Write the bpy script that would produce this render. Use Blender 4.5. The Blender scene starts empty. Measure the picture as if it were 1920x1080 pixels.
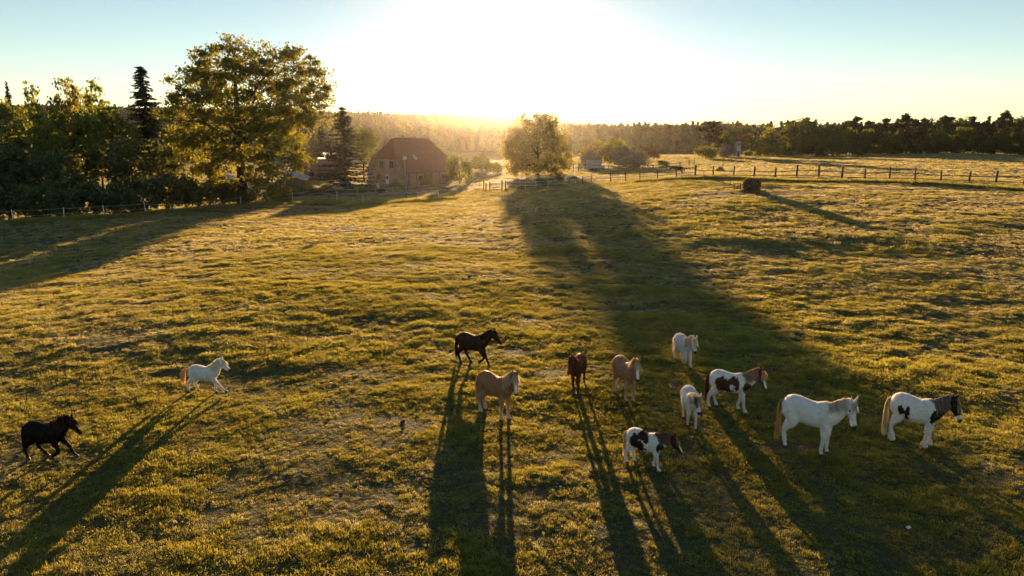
import bpy, bmesh, math, random
import numpy as np
from mathutils import Vector, Matrix

R = math.radians
sc = bpy.context.scene
C = sc.collection
rnd = random.Random(7)
nrng = np.random.default_rng(11)

# ------------------------------------------------------------------ camera, sky, sun, exposure
CAMH, PITCH, F = 8.5, R(12.4), 1280.0
cam_d = bpy.data.cameras.new('camera')
cam_d.sensor_width = 36.0
cam_d.lens = 24.0
cam_d.clip_end = 20000.0
cam = bpy.data.objects.new('camera', cam_d)
C.objects.link(cam)
cam.location = (0, 0, CAMH)
cam.rotation_euler = (math.pi / 2 - PITCH, 0, 0)
sc.camera = cam

SUN_EL, SUN_AZ = R(5.3), R(-0.9)          # azimuth measured from +Y towards +X
world = bpy.data.worlds.new('World')
sc.world = world
world.use_nodes = True
wn = world.node_tree
wn.nodes.clear()
sky = wn.nodes.new('ShaderNodeTexSky')
sky.sky_type = 'NISHITA'
sky.sun_disc = False
sky.sun_elevation = SUN_EL
sky.sun_rotation = SUN_AZ
sky.altitude = 100
sky.air_density = 0.76
sky.dust_density = 0.0
sky.ozone_density = 0.65
bg = wn.nodes.new('ShaderNodeBackground')
bg.inputs['Strength'].default_value = 0.066
wo = wn.nodes.new('ShaderNodeOutputWorld')
wn.links.new(sky.outputs[0], bg.inputs[0])
wn.links.new(bg.outputs[0], wo.inputs[0])

sun_d = bpy.data.lights.new('sun', 'SUN')
sun_d.energy = 5.0
sun_d.angle = R(0.5)
sun_d.color = (1.0, 0.64, 0.31)
sun = bpy.data.objects.new('sun', sun_d)
C.objects.link(sun)
SUND = Vector((math.sin(SUN_AZ) * math.cos(SUN_EL), math.cos(SUN_AZ) * math.cos(SUN_EL), math.sin(SUN_EL)))
sun.rotation_euler = SUND.to_track_quat('Z', 'Y').to_euler()
sun.location = (0, 60, 120)

vs = sc.view_settings
vs.view_transform = 'Standard'
vs.look = 'None'
vs.gamma = 1.0
vs.exposure = 1.4
vs.use_curve_mapping = False
cy = sc.cycles
cy.max_bounces = 8
cy.diffuse_bounces = 3
cy.glossy_bounces = 2
cy.transmission_bounces = 5
cy.transparent_max_bounces = 8
cy.volume_bounces = 1
cy.caustics_reflective = False
cy.caustics_refractive = False
cy.use_denoising = True
cy.use_adaptive_sampling = True
cy.adaptive_threshold = 0.02
cy.sample_clamp_indirect = 6.0

# ------------------------------------------------------------------ helpers
def at(px, py, Y):
    """point on the ray through pixel (1920x1080 frame) at depth Y metres"""
    xx, yy = (px - 960) / F, (540 - py) / F
    d = (xx, math.cos(PITCH) + yy * math.sin(PITCH), -math.sin(PITCH) + yy * math.cos(PITCH))
    t = Y / d[1]
    return Vector((d[0] * t, Y, CAMH + d[2] * t))

def pxm(Y, Z=0.0):
    """photo pixels per metre at depth Y"""
    return F / (Y * math.cos(PITCH) - (Z - CAMH) * math.sin(PITCH))

def mat(name):
    m = bpy.data.materials.new(name)
    m.use_nodes = True
    nt = m.node_tree
    nt.nodes.clear()
    out = nt.nodes.new('ShaderNodeOutputMaterial')
    return m, nt, out

def node(nt, kind, **kw):
    n = nt.nodes.new(kind)
    for k, v in kw.items():
        if k.startswith('i_'):
            n.inputs[k[2:].replace('_', ' ')].default_value = v
        else:
            setattr(n, k, v)
    return n

def ramp(nt, stops, interp='LINEAR'):
    n = nt.nodes.new('ShaderNodeValToRGB')
    cr = n.color_ramp
    cr.interpolation = interp
    while len(cr.elements) < len(stops):
        cr.elements.new(0.5)
    for e, (p, c) in zip(cr.elements, stops):
        e.position = p
        e.color = (c[0], c[1], c[2], 1)
    return n

def simple_mat(name, col, rough=0.8, var=0.25, scale=3.0, bump=0.0, spec=0.3, metal=0.0, col2=None):
    """principled with noise mottling so that no surface is flat"""
    m, nt, out = mat(name)
    b = node(nt, 'ShaderNodeBsdfPrincipled')
    b.inputs['Roughness'].default_value = rough
    b.inputs['Metallic'].default_value = metal
    b.inputs['Specular IOR Level'].default_value = spec
    tc = node(nt, 'ShaderNodeTexCoord')
    nz = node(nt, 'ShaderNodeTexNoise')
    nz.inputs['Scale'].default_value = scale
    nz.inputs['Detail'].default_value = 6
    nt.links.new(tc.outputs['Object'], nz.inputs['Vector'])
    c2 = col2 or tuple(min(1, c * (1 + var)) for c in col)
    rp = ramp(nt, [(0.3, tuple(c * (1 - var) for c in col)), (0.7, c2)])
    nt.links.new(nz.outputs['Fac'], rp.inputs['Fac'])
    nt.links.new(rp.outputs['Color'], b.inputs['Base Color'])
    if bump:
        bp = node(nt, 'ShaderNodeBump')
        bp.inputs['Strength'].default_value = bump
        bp.inputs['Distance'].default_value = 0.05
        nt.links.new(nz.outputs['Fac'], bp.inputs['Height'])
        nt.links.new(bp.outputs['Normal'], b.inputs['Normal'])
    nt.links.new(b.outputs[0], out.inputs[0])
    return m

def foliage_mat(name, col, trans, vary=0.35, rough=0.55, gloss=0.06, ntrans=0.45, nscale=0.35):
    """thin leaf: diffuse + translucent + a little gloss, tint varied by place and by object"""
    m, nt, out = mat(name)
    geo = node(nt, 'ShaderNodeNewGeometry')
    oi = node(nt, 'ShaderNodeObjectInfo')
    nz = node(nt, 'ShaderNodeTexNoise')
    nz.inputs['Scale'].default_value = nscale
    nz.inputs['Detail'].default_value = 4
    nt.links.new(geo.outputs['Position'], nz.inputs['Vector'])
    isl = node(nt, 'ShaderNodeMath', operation='MULTIPLY_ADD')
    nt.links.new(geo.outputs['Random Per Island'], isl.inputs[0])
    isl.inputs[1].default_value = 0.5
    nt.links.new(nz.outputs['Fac'], isl.inputs[2])
    ad = node(nt, 'ShaderNodeMath', operation='MULTIPLY_ADD')
    nt.links.new(oi.outputs['Random'], ad.inputs[0])
    ad.inputs[1].default_value = 0.3
    nt.links.new(isl.outputs[0], ad.inputs[2])
    lo, hi = 1 - vary, 1 + vary
    r1 = ramp(nt, [(0.45, tuple(c * lo for c in col)), (1.25 if False else 1.0, tuple(c * hi for c in col))])
    r2 = ramp(nt, [(0.45, tuple(c * lo for c in trans)), (1.0, tuple(min(1, c * hi) for c in trans))])
    nt.links.new(ad.outputs[0], r1.inputs['Fac'])
    nt.links.new(ad.outputs[0], r2.inputs['Fac'])
    d = node(nt, 'ShaderNodeBsdfDiffuse')
    t = node(nt, 'ShaderNodeBsdfTranslucent')
    g = node(nt, 'ShaderNodeBsdfGlossy')
    g.inputs['Roughness'].default_value = rough
    nt.links.new(r1.outputs[0], d.inputs[0])
    nt.links.new(r2.outputs[0], t.inputs[0])
    mx = node(nt, 'ShaderNodeMixShader')
    mx.inputs[0].default_value = ntrans
    nt.links.new(d.outputs[0], mx.inputs[1])
    nt.links.new(t.outputs[0], mx.inputs[2])
    mg = node(nt, 'ShaderNodeMixShader')
    mg.inputs[0].default_value = gloss
    nt.links.new(mx.outputs[0], mg.inputs[1])
    nt.links.new(g.outputs[0], mg.inputs[2])
    nt.links.new(mg.outputs[0], out.inputs[0])
    return m

def pydata(name, verts, faces, material=None, smooth=False):
    me = bpy.data.meshes.new(name)
    me.from_pydata([tuple(v) for v in verts], [], faces)
    if material:
        me.materials.append(material)
    if smooth:
        me.polygons.foreach_set('use_smooth', [True] * len(me.polygons))
    me.update()
    return me

def npmesh(name, verts, quads, material=None, smooth=False):
    """fast mesh from numpy arrays, all faces of one arity"""
    verts = np.asarray(verts, dtype=np.float32)
    quads = np.asarray(quads, dtype=np.int32)
    k = quads.shape[1]
    me = bpy.data.meshes.new(name)
    me.vertices.add(len(verts))
    me.vertices.foreach_set('co', verts.ravel())
    me.loops.add(quads.size)
    me.loops.foreach_set('vertex_index', quads.ravel())
    me.polygons.add(len(quads))
    me.polygons.foreach_set('loop_start', np.arange(0, quads.size, k, dtype=np.int32))
    me.polygons.foreach_set('loop_total', np.full(len(quads), k, dtype=np.int32))
    if smooth:
        me.polygons.foreach_set('use_smooth', np.ones(len(quads), dtype=bool))
    me.update(calc_edges=True)
    if material:
        me.materials.append(material)
    return me

def ob(name, me, parent=None, loc=None, rot=None, scale=None):
    o = bpy.data.objects.new(name, me)
    C.objects.link(o)
    if parent:
        o.parent = parent
    if loc is not None:
        o.location = loc
    if rot is not None:
        o.rotation_euler = rot
    if scale is not None:
        o.scale = scale if hasattr(scale, '__len__') else (scale,) * 3
    return o

def tag(o, label=None, cat=None, group=None, kind=None):
    if label: o['label'] = label
    if cat: o['category'] = cat
    if group: o['group'] = group
    if kind: o['kind'] = kind
    return o

def thing(name, loc, rz=0.0, label=None, cat=None, group=None):
    o = bpy.data.objects.new(name, None)
    C.objects.link(o)
    o.empty_display_size = 0.2
    o.location = loc
    o.rotation_euler = (0, 0, rz)
    return tag(o, label, cat, group)

class MB:
    """small mesh collector: boxes, tapered bars, tubes, prisms"""
    def __init__(self):
        self.v, self.f = [], []
    def add(self, vs, fs):
        n = len(self.v)
        self.v += [Vector(v) for v in vs]
        self.f += [tuple(i + n for i in f) for f in fs]
        return self
    def box(self, c, s, rz=0.0):
        x, y, z = s[0] / 2, s[1] / 2, s[2] / 2
        M = Matrix.Rotation(rz, 3, 'Z')
        vs = [M @ Vector((a * x, b * y, d * z)) + Vector(c) for a, b, d in
              ((-1,-1,-1),(1,-1,-1),(1,1,-1),(-1,1,-1),(-1,-1,1),(1,-1,1),(1,1,1),(-1,1,1))]
        return self.add(vs, [(3,2,1,0),(4,5,6,7),(0,1,5,4),(1,2,6,5),(2,3,7,6),(3,0,4,7)])
    def tube(self, pts, rads, n=6, cap=True):
        pts = [Vector(p) for p in pts]
        if not hasattr(rads, '__len__'):
            rads = [rads] * len(pts)
        base = len(self.v)
        for i, p in enumerate(pts):
            t = (pts[min(i + 1, len(pts) - 1)] - pts[max(i - 1, 0)])
            t = t.normalized() if t.length > 1e-9 else Vector((0, 0, 1))
            a = Vector((1, 0, 0)) if abs(t.x) < 0.8 else Vector((0, 1, 0))
            u = t.cross(a).normalized()
            w = t.cross(u)
            for k in range(n):
                an = 2 * math.pi * k / n
                self.v.append(p + (u * math.cos(an) + w * math.sin(an)) * rads[i])
        for i in range(len(pts) - 1):
            for k in range(n):
                a, b = base + i * n + k, base + i * n + (k + 1) % n
                self.f.append((a, b, b + n, a + n))
        if cap:
            self.f.append(tuple(base + k for k in reversed(range(n))))
            e = base + (len(pts) - 1) * n
            self.f.append(tuple(e + k for k in range(n)))
        return self
    def mesh(self, name, material=None, smooth=False):
        return pydata(name, self.v, self.f, material, smooth)

# ------------------------------------------------------------------ noise
def hash2(ix, iy, seed):
    h = (ix.astype(np.int64) * 374761393 + iy.astype(np.int64) * 668265263 + seed * 1442695041) & 0x7fffffff
    h = ((h ^ (h >> 13)) * 1274126177) & 0x7fffffff
    h = h ^ (h >> 16)
    return (h & 0xffff) / 65535.0

def vnoise(x, y, seed=0):
    x, y = np.asarray(x, float), np.asarray(y, float)
    ix, iy = np.floor(x), np.floor(y)
    fx, fy = x - ix, y - iy
    fx, fy = fx * fx * (3 - 2 * fx), fy * fy * (3 - 2 * fy)
    a, b = hash2(ix, iy, seed), hash2(ix + 1, iy, seed)
    c, d = hash2(ix, iy + 1, seed), hash2(ix + 1, iy + 1, seed)
    return (a * (1 - fx) + b * fx) * (1 - fy) + (c * (1 - fx) + d * fx) * fy

def fbm(x, y, seed=0, octv=4):
    s, a, t = 0.0, 0.5, 0.0
    for i in range(octv):
        s = s + a * vnoise(np.asarray(x) * 2 ** i + 17.3 * i, np.asarray(y) * 2 ** i - 9.1 * i, seed + i)
        t += a
        a *= 0.5
    return s / t - 0.5

# ------------------------------------------------------------------ terrain
K = CAMH / 7.0
ctrl = [(25,415,58),(200,406,63),(330,396,70),(455,384,82),(640,378,88),(760,372,94),(826,365,101),(900,352,108),
        (1000,350,108),(1050,345,105),(1120,342,100),(1300,332,88),(1409,358,68),(1500,338,82),(1700,341,78),(1900,347,74),
        (2200,350,72),(1400,310,140),(1200,318,142),(1270,290,240),(1080,301,200),(1600,293,215),(1800,288,190),(1900,292,185),(2200,292,190),
        (760,347,135),(830,347,140),(690,349,130),(620,352,118),(800,362,110),(1005,327,128),(1110,320,150),
        (1450,292,228),(900,322,170)]
KP = [at(a, b, c * K) for a, b, c in ctrl]
cxy = [(p.x, p.y) for p in KP]
cz = [p.z for p in KP]
for th in range(-60, 61, 10):                      # near pasture, nearly level
    for r_ in (5.0, 14.0, 26.0, 38.0):
        cxy.append((r_ * math.sin(R(th)), r_ * math.cos(R(th))))
        cz.append(0.0 + (0.15 if r_ > 30 and th < 10 else 0.0))
for th in (-60, -48, -36):
    for r_, z_ in ((75, -0.8), (110, -2.0), (180, -2.5)):
        cxy.append((r_ * math.sin(R(th)), r_ * math.cos(R(th)))); cz.append(z_)
for th, r_, z_ in ((-20, 190, -2.6), (-10, 260, -2.5), (0, 330, -1.5), (15, 360, 0.5), (30, 380, 3.0), (48, 360, 4.0), (-35, 300, -1.5), (-55, 300, 0), (60, 250, 4), (60, 120, 3), (60, 70, 2.0)):
    cxy.append((r_ * math.sin(R(th)), r_ * math.cos(R(th)))); cz.append(z_)
cxy, cz = np.array(cxy), np.array(cz)
def tcoord(x, y):
    r = np.maximum(np.hypot(x, y), 5.0)
    return np.stack([np.arctan2(x, y) * 2.2, np.log(r)], -1)
CT = tcoord(cxy[:, 0], cxy[:, 1])
def tps(d):
    return np.where(d > 1e-9, d * d * np.log(np.maximum(d, 1e-9)), 0.0)
_n = len(CT)
_A = np.zeros((_n + 3, _n + 3))
_A[:_n, :_n] = tps(np.linalg.norm(CT[:, None] - CT[None], axis=2)) + np.eye(_n) * 0.004
_A[:_n, _n] = 1; _A[:_n, _n + 1:] = CT
_A[_n, :_n] = 1; _A[_n + 1:, :_n] = CT.T
_W = np.linalg.solve(_A, np.concatenate([cz, np.zeros(3)]))
def sstep(a, b, x):
    t = np.clip((x - a) / (b - a), 0, 1)
    return t * t * (3 - 2 * t)
def hills(x, y):
    """wooded ridges behind the farm"""
    th = np.degrees(np.arctan2(x, y)); r = np.hypot(x, y)
    crest = np.interp(th, [-60, -30, -14, -4, 2, 8, 16, 24, 40, 60], [30, 33, 32, 28, 19, 10, 4, 2, 2, 2])
    z = crest * sstep(520, 1150, r)
    return z + fbm(x / 260, y / 260, 5, 3) * 10 * sstep(400, 900, r)
def gz(x, y, detail=True):
    x, y = np.asarray(x, float), np.asarray(y, float)
    shp = x.shape
    x, y = x.ravel(), y.ravel()
    th = np.arctan2(x, y)
    thc = np.clip(th, -R(62), R(62))
    r = np.hypot(x, y)
    rc = np.clip(r, 5.0, 380.0)
    z = np.zeros_like(x)
    q = tcoord(rc * np.sin(thc), rc * np.cos(thc))
    for s in range(0, len(x), 20000):
        d = np.linalg.norm(q[s:s + 20000, None] - CT[None], axis=2)
        z[s:s + 20000] = tps(d) @ _W[:_n] + _W[_n] + q[s:s + 20000] @ _W[_n + 1:]
    z = z * np.where(np.abs(th) > R(62), np.clip(1 - (np.abs(th) - R(62)) / 1.0, 0, 1), 1)
    z = np.where(r > 380, z * np.clip(1.0 - (r - 380) / 600, 0, 1), z) + hills(x, y)
    if detail:
        near = 1 - sstep(150, 320, r)
        z = z + near * (0.20 * fbm(x / 9 + y / 40, y / 6, 21, 2) + 0.10 * fbm(x / 2.6, y / 1.7, 31, 2))
        hum = fbm(x / 0.75, y / 0.55, 41, 3)
        patch = np.clip(0.35 + 2.2 * fbm(x / 7, y / 5, 51, 2), 0.1, 1.1)
        z = z + near * patch * 0.18 * np.maximum(hum, -0.12) * (1 - 0.5 * sstep(60, 140, r))
    return z.reshape(shp)
def gz1(x, y):
    return float(gz(np.array([x]), np.array([y]))[0])
def ground_at(px, py):
    """first hit of the pixel's ray with the ground"""
    Ys = np.geomspace(9, 2500, 900)
    d = at(px, py, 1.0) - Vector((0, 0, CAMH))
    zz = gz(d.x * Ys, Ys, False) - (CAMH + d.z * Ys)
    i = int(np.argmax(zz > 0)) if (zz > 0).any() else len(Ys) - 1
    i = max(i, 1)
    t = zz[i - 1] / (zz[i - 1] - zz[i]) if zz[i] != zz[i - 1] else 0
    Y = Ys[i - 1] + t * (Ys[i] - Ys[i - 1])
    return Vector((d.x * Y, Y, gz1(d.x * Y, Y)))

# polar grid: fine where the pasture is near, coarse far off and behind
ths = np.concatenate([np.radians(np.arange(-180, -50, 6.0)), np.radians(np.linspace(-50, 50, 720)), np.radians(np.arange(56, 181, 6.0))])
rs = np.concatenate([[0.0, 3.0, 6.0], np.geomspace(8, 150, 430), np.geomspace(153, 480, 80), np.geomspace(500, 2400, 40)])
TH, RR = np.meshgrid(ths, rs)
GX, GY = RR * np.sin(TH), RR * np.cos(TH)
GZ = gz(GX, GY)
nr, nc = TH.shape
idx = np.arange(nr * nc).reshape(nr, nc)
q = np.stack([idx[:-1, :-1], idx[:-1, 1:], idx[1:, 1:], idx[1:, :-1]], -1).reshape(-1, 4)

# soil patches: bale feeding spot, trodden ground by the fence, mud strips
SOIL = []
for (px, py, rx, ry) in ((1409, 362, 7.5, 3.0), (1330, 366, 5.5, 1.6), (1560, 353, 9, 1.6), (1700, 356, 6, 1.0), (500, 391, 10, 2.6), (420, 397, 10, 2.2), (600, 385, 9, 2.4), (1905, 385, 4, 2.0),
                         (1265, 725, 1.0, .6), (1500, 835, 1.4, .5)):
    g = ground_at(px, py)
    SOIL.append((g.x, g.y, rx, ry))
def soil_w(x, y):
    w = np.zeros_like(x)
    wob = 1.0 * fbm(x / 1.3, y / 1.0, 91, 3)
    for sx, sy, rx, ry in SOIL:
        d = np.hypot((x - sx) / rx, (y - sy) / ry) + wob
        w = np.maximum(w, 1 - sstep(0.55, 1.05, d))
    return w

m_ground, nt, out = mat('pasture_turf')
geo = node(nt, 'ShaderNodeNewGeometry')
n1 = node(nt, 'ShaderNodeTexNoise'); n1.inputs['Scale'].default_value = 0.45; n1.inputs['Detail'].default_value = 8
n2 = node(nt, 'ShaderNodeTexNoise'); n2.inputs['Scale'].default_value = 9.0; n2.inputs['Detail'].default_value = 6
for n in (n1, n2):
    nt.links.new(geo.outputs['Position'], n.inputs['Vector'])
r1 = ramp(nt, [(0.3, (0.036, 0.050, 0.014)), (0.5, (0.060, 0.066, 0.020)), (0.72, (0.105, 0.070, 0.034))])
r2 = ramp(nt, [(0.3, (0.45, 0.45, 0.45)), (0.7, (1.3, 1.3, 1.3))])
nt.links.new(n1.outputs['Fac'], r1.inputs['Fac'])
nt.links.new(n2.outputs['Fac'], r2.inputs['Fac'])
mu = node(nt, 'ShaderNodeMix', data_type='RGBA', blend_type='MULTIPLY')
mu.inputs[0].default_value = 1.0
nt.links.new(r1.outputs[0], mu.inputs[6]); nt.links.new(r2.outputs[0], mu.inputs[7])
sa = node(nt, 'ShaderNodeAttribute', attribute_name='soil')
ms = node(nt, 'ShaderNodeMix', data_type='RGBA')
rs_ = ramp(nt, [(0.3, (0.085, 0.045, 0.026)), (0.7, (0.16, 0.088, 0.05))])
nt.links.new(n2.outputs['Fac'], rs_.inputs['Fac'])
nt.links.new(sa.outputs['Fac'], ms.inputs[0]); nt.links.new(mu.outputs[2], ms.inputs[6]); nt.links.new(rs_.outputs[0], ms.inputs[7])
b = node(nt, 'ShaderNodeBsdfPrincipled'); b.inputs['Roughness'].default_value = 0.9
b.inputs['Specular IOR Level'].default_value = 0.15
b.inputs['Sheen Weight'].default_value = 0.03
b.inputs['Sheen Roughness'].default_value = 0.5
b.inputs['Sheen Tint'].default_value = (1, 0.9, 0.6, 1)
bp = node(nt, 'ShaderNodeBump'); bp.inputs['Strength'].default_value = 0.8; bp.inputs['Distance'].default_value = 0.06
nt.links.new(n2.outputs['Fac'], bp.inputs['Height']); nt.links.new(bp.outputs[0], b.inputs['Normal'])
nt.links.new(ms.outputs[2], b.inputs['Base Color']); nt.links.new(b.outputs[0], out.inputs[0])
gme = npmesh('pasture', np.stack([GX, GY, GZ], -1).reshape(-1, 3), q, m_ground, True)
at_s = gme.attributes.new('soil', 'FLOAT', 'POINT')
at_s.data.foreach_set('value', soil_w(GX, GY).ravel().astype(np.float32))
tag(ob('pasture', gme), kind='structure')
# ------------------------------------------------------------------ grass: tufts of bent blades over the pasture
m_grass = foliage_mat('grass_blade', (0.038, 0.068, 0.015), (0.40, 0.335, 0.047), 0.5, 0.35, 0.05, 0.6, 0.5)
m_dry_glare = foliage_mat('dry_glare_blade', (0.13, 0.09, 0.040), (0.85, 0.60, 0.28), 0.4, 0.45, 0.06, 0.55, 0.5)  # straw colour, also used to paint the bright glare of the far field
def tuft_mesh(name, nblade, rad, h, seed, material, w=0.008):
    g = np.random.default_rng(seed)
    V, Fc = [], []
    for i in range(nblade):
        a = g.uniform(0, 2 * math.pi); r = rad * math.sqrt(g.uniform())
        bx, by = r * math.cos(a), r * math.sin(a)
        hh = h * g.uniform(0.45, 1.15)
        la = a + g.normal(0, 0.9); ln = hh * g.uniform(0.25, 0.95)
        fa = g.uniform(0, math.pi)
        wx, wy = w * math.cos(fa), w * math.sin(fa)
        dx, dy = ln * math.cos(la), ln * math.sin(la)
        n = len(V)
        V += [(bx - wx, by - wy, -0.01), (bx + wx, by + wy, -0.01),
              (bx + dx * .4 - wx * .8, by + dy * .4 - wy * .8, hh * .62), (bx + dx * .4 + wx * .8, by + dy * .4 + wy * .8, hh * .62),
              (bx + dx, by + dy, hh * .95), (bx + dx + wx * .3, by + dy + wy * .3, hh * .93)]
        Fc += [(n, n + 1, n + 3, n + 2), (n + 2, n + 3, n + 5, n + 4)]
    return pydata(name, V, Fc, material)
gcol = bpy.data.collections.new('grass_tufts')
for i in range(4):
    o = bpy.data.objects.new('grass_tuft', tuft_mesh('grass_tuft', 64, 0.21, 0.052, 100 + i, m_grass, 0.0065)); gcol.objects.link(o)
dcol = bpy.data.collections.new('dry_glare_tufts')
for i in range(3):
    o = bpy.data.objects.new('dry_tuft', tuft_mesh('dry_tuft', 44, 0.20, 0.056, 200 + i, m_dry_glare, 0.005)); dcol.objects.link(o)

def scatter(n, r0, r1, half=44):
    th = nrng.uniform(-R(half), R(half), n)
    r = np.sqrt(nrng.uniform(r0 * r0, r1 * r1, n))
    return r * np.sin(th), r * np.cos(th), r
def instancer(name, x, y, scl, col, zs=1.0, vary=False):
    """points with rotation and scale, an instance of one tuft on each"""
    z = gz(x, y)
    zv = np.clip(1.0 + 2.6 * fbm(x / .45, y / .38, 77, 2) + 1.5 * fbm(x / 1.6, y / 1.2, 78, 2), .3, 2.2) if vary else 1.0
    me = bpy.data.meshes.new(name)
    me.vertices.add(len(x))
    me.vertices.foreach_set('co', np.stack([x, y, z], -1).astype(np.float32).ravel())
    a = me.attributes.new('tscale', 'FLOAT_VECTOR', 'POINT')
    a.data.foreach_set('vector', np.stack([scl, scl, scl * zs * zv], -1).astype(np.float32).ravel())
    a = me.attributes.new('trot', 'FLOAT_VECTOR', 'POINT')
    a.data.foreach_set('vector', np.stack([nrng.normal(0, .12, len(x)), nrng.normal(0, .12, len(x)), nrng.uniform(0, 6.28, len(x))], -1).astype(np.float32).ravel())
    o = ob(name, me)
    ng = bpy.data.node_groups.new(name + '_nodes', 'GeometryNodeTree')
    ng.interface.new_socket('Geometry', in_out='INPUT', socket_type='NodeSocketGeometry')
    ng.interface.new_socket('Geometry', in_out='OUTPUT', socket_type='NodeSocketGeometry')
    gi, go = ng.nodes.new('NodeGroupInput'), ng.nodes.new('NodeGroupOutput')
    ci = ng.nodes.new('GeometryNodeCollectionInfo')
    ci.inputs['Collection'].default_value = col
    ci.inputs['Separate Children'].default_value = True
    ci.inputs['Reset Children'].default_value = True
    ip = ng.nodes.new('GeometryNodeInstanceOnPoints')
    ip.inputs['Pick Instance'].default_value = True
    s_, r_ = ng.nodes.new('GeometryNodeInputNamedAttribute'), ng.nodes.new('GeometryNodeInputNamedAttribute')
    s_.data_type = r_.data_type = 'FLOAT_VECTOR'
    s_.inputs['Name'].default_value, r_.inputs['Name'].default_value = 'tscale', 'trot'
    L = ng.links.new
    L(gi.outputs[0], ip.inputs['Points']); L(ci.outputs[0], ip.inputs['Instance'])
    L(r_.outputs[0], ip.inputs['Rotation']); L(s_.outputs[0], ip.inputs['Scale'])
    L(ip.outputs[0], go.inputs[0])
    md = o.modifiers.new('tufts', 'NODES')
    md.node_group = ng
    return o

gx, gy, gs = [], [], []
hx, hy, hs = [], [], []
for n, r0, r1, s0 in ((42000, 8.5, 26, 0.72), (115000, 26, 55, 1.0), (120000, 55, 125, 1.6), (60000, 125, 300, 2.4)):
    x, y, r = scatter(n, r0, r1)
    lush = 0.5 + 1.6 * fbm(x / 3.2, y / 2.4, 61, 3) + 0.7 * fbm(x / 0.7, y / 0.6, 71, 2)
    bare = soil_w(x, y)
    keep = (nrng.uniform(0, 1, n) < np.clip(0.5 + lush, 0.3, 1)) & (nrng.uniform(0, 1, n) > bare * 0.93)
    x, y, lush = x[keep], y[keep], lush[keep]
    s = s0 * nrng.uniform(0.7, 1.25, len(x)) * np.clip(0.65 + 0.6 * lush, 0.6, 1.3)
    dry_glare = nrng.uniform(0, 1, len(x)) < np.clip(0.12 - 0.6 * (lush - 0.5) + 0.7 * fbm(x / 9, y / 7, 81, 2) + 0.62 * sstep(20, 60, np.hypot(x, y)), 0.05, 0.85)  # share grows with distance: pale far-field glare painted in as straw blades
    gx.append(x[~dry_glare]); gy.append(y[~dry_glare]); gs.append(s[~dry_glare])
    hx.append(x[dry_glare]); hy.append(y[dry_glare]); hs.append(s[dry_glare] * 0.9)
o = instancer('grass', np.concatenate(gx), np.concatenate(gy), np.concatenate(gs), gcol, 0.95, True)
tag(o, 'short green pasture grass glowing in the low sun', 'grass', kind='stuff')
o = instancer('dry_glare_grass', np.concatenate(hx), np.concatenate(hy), np.concatenate(hs), dcol, 0.9, True)
tag(o, 'straw coloured grass through the green pasture, thickened far off to paint in glare', 'grass', kind='stuff')
# ------------------------------------------------------------------ trees
BARK = simple_mat('bark', (0.075, 0.055, 0.040), 0.9, 0.35, 4.0, 0.6)
PINEBARK = simple_mat('pine_bark', (0.14, 0.075, 0.045), 0.9, 0.35, 3.0, 0.5)
LEAF = {
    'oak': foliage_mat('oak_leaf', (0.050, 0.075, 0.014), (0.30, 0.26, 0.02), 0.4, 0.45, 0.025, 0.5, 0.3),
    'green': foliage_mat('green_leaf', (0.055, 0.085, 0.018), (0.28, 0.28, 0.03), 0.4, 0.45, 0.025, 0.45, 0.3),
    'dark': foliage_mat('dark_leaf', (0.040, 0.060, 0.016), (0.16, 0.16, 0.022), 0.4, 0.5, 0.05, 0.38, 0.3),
    'yellow': foliage_mat('yellow_green_leaf', (0.10, 0.105, 0.018), (0.34, 0.28, 0.03), 0.35, 0.45, 0.05, 0.55, 0.3),
    'spruce': foliage_mat('spruce_needle', (0.026, 0.034, 0.018), (0.05, 0.05, 0.014), 0.4, 0.5, 0.05, 0.25, 0.4),
    'pine': foliage_mat('pine_needle', (0.042, 0.044, 0.022), (0.10, 0.075, 0.022), 0.4, 0.5, 0.05, 0.3, 0.3),
    'blossom': foliage_mat('pale_blossom', (0.26, 0.22, 0.19), (0.22, 0.18, 0.12), 0.35, 0.6, 0.02, 0.35, 0.5),
    'russet': foliage_mat('russet_leaf', (0.095, 0.058, 0.022), (0.24, 0.13, 0.03), 0.4, 0.5, 0.04, 0.45, 0.4),
}

def leaf_quads(P, size, g, stretch=1.5, flat=0.0, dirs=None):
    """rhombus leaves at points P"""
    n = len(P)
    a = g.normal(0, 1, (n, 3)) if dirs is None else dirs + g.normal(0, .35, (n, 3))
    a /= np.linalg.norm(a, axis=1)[:, None] + 1e-9
    nb = g.normal(0, 1, (n, 3)); nb[:, 2] += flat
    b_ = np.cross(nb, a); b_ /= np.linalg.norm(b_, axis=1)[:, None] + 1e-9
    s = size * g.uniform(.6, 1.3, n)[:, None]
    V = np.stack([P - a * s * stretch * .5, P + b_ * s * .5 - a * s * .1, P + a * s * stretch * .5, P - b_ * s * .5 - a * s * .1], 1).reshape(-1, 3)
    Fq = np.arange(4 * n).reshape(-1, 4)
    return V, Fq

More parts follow.
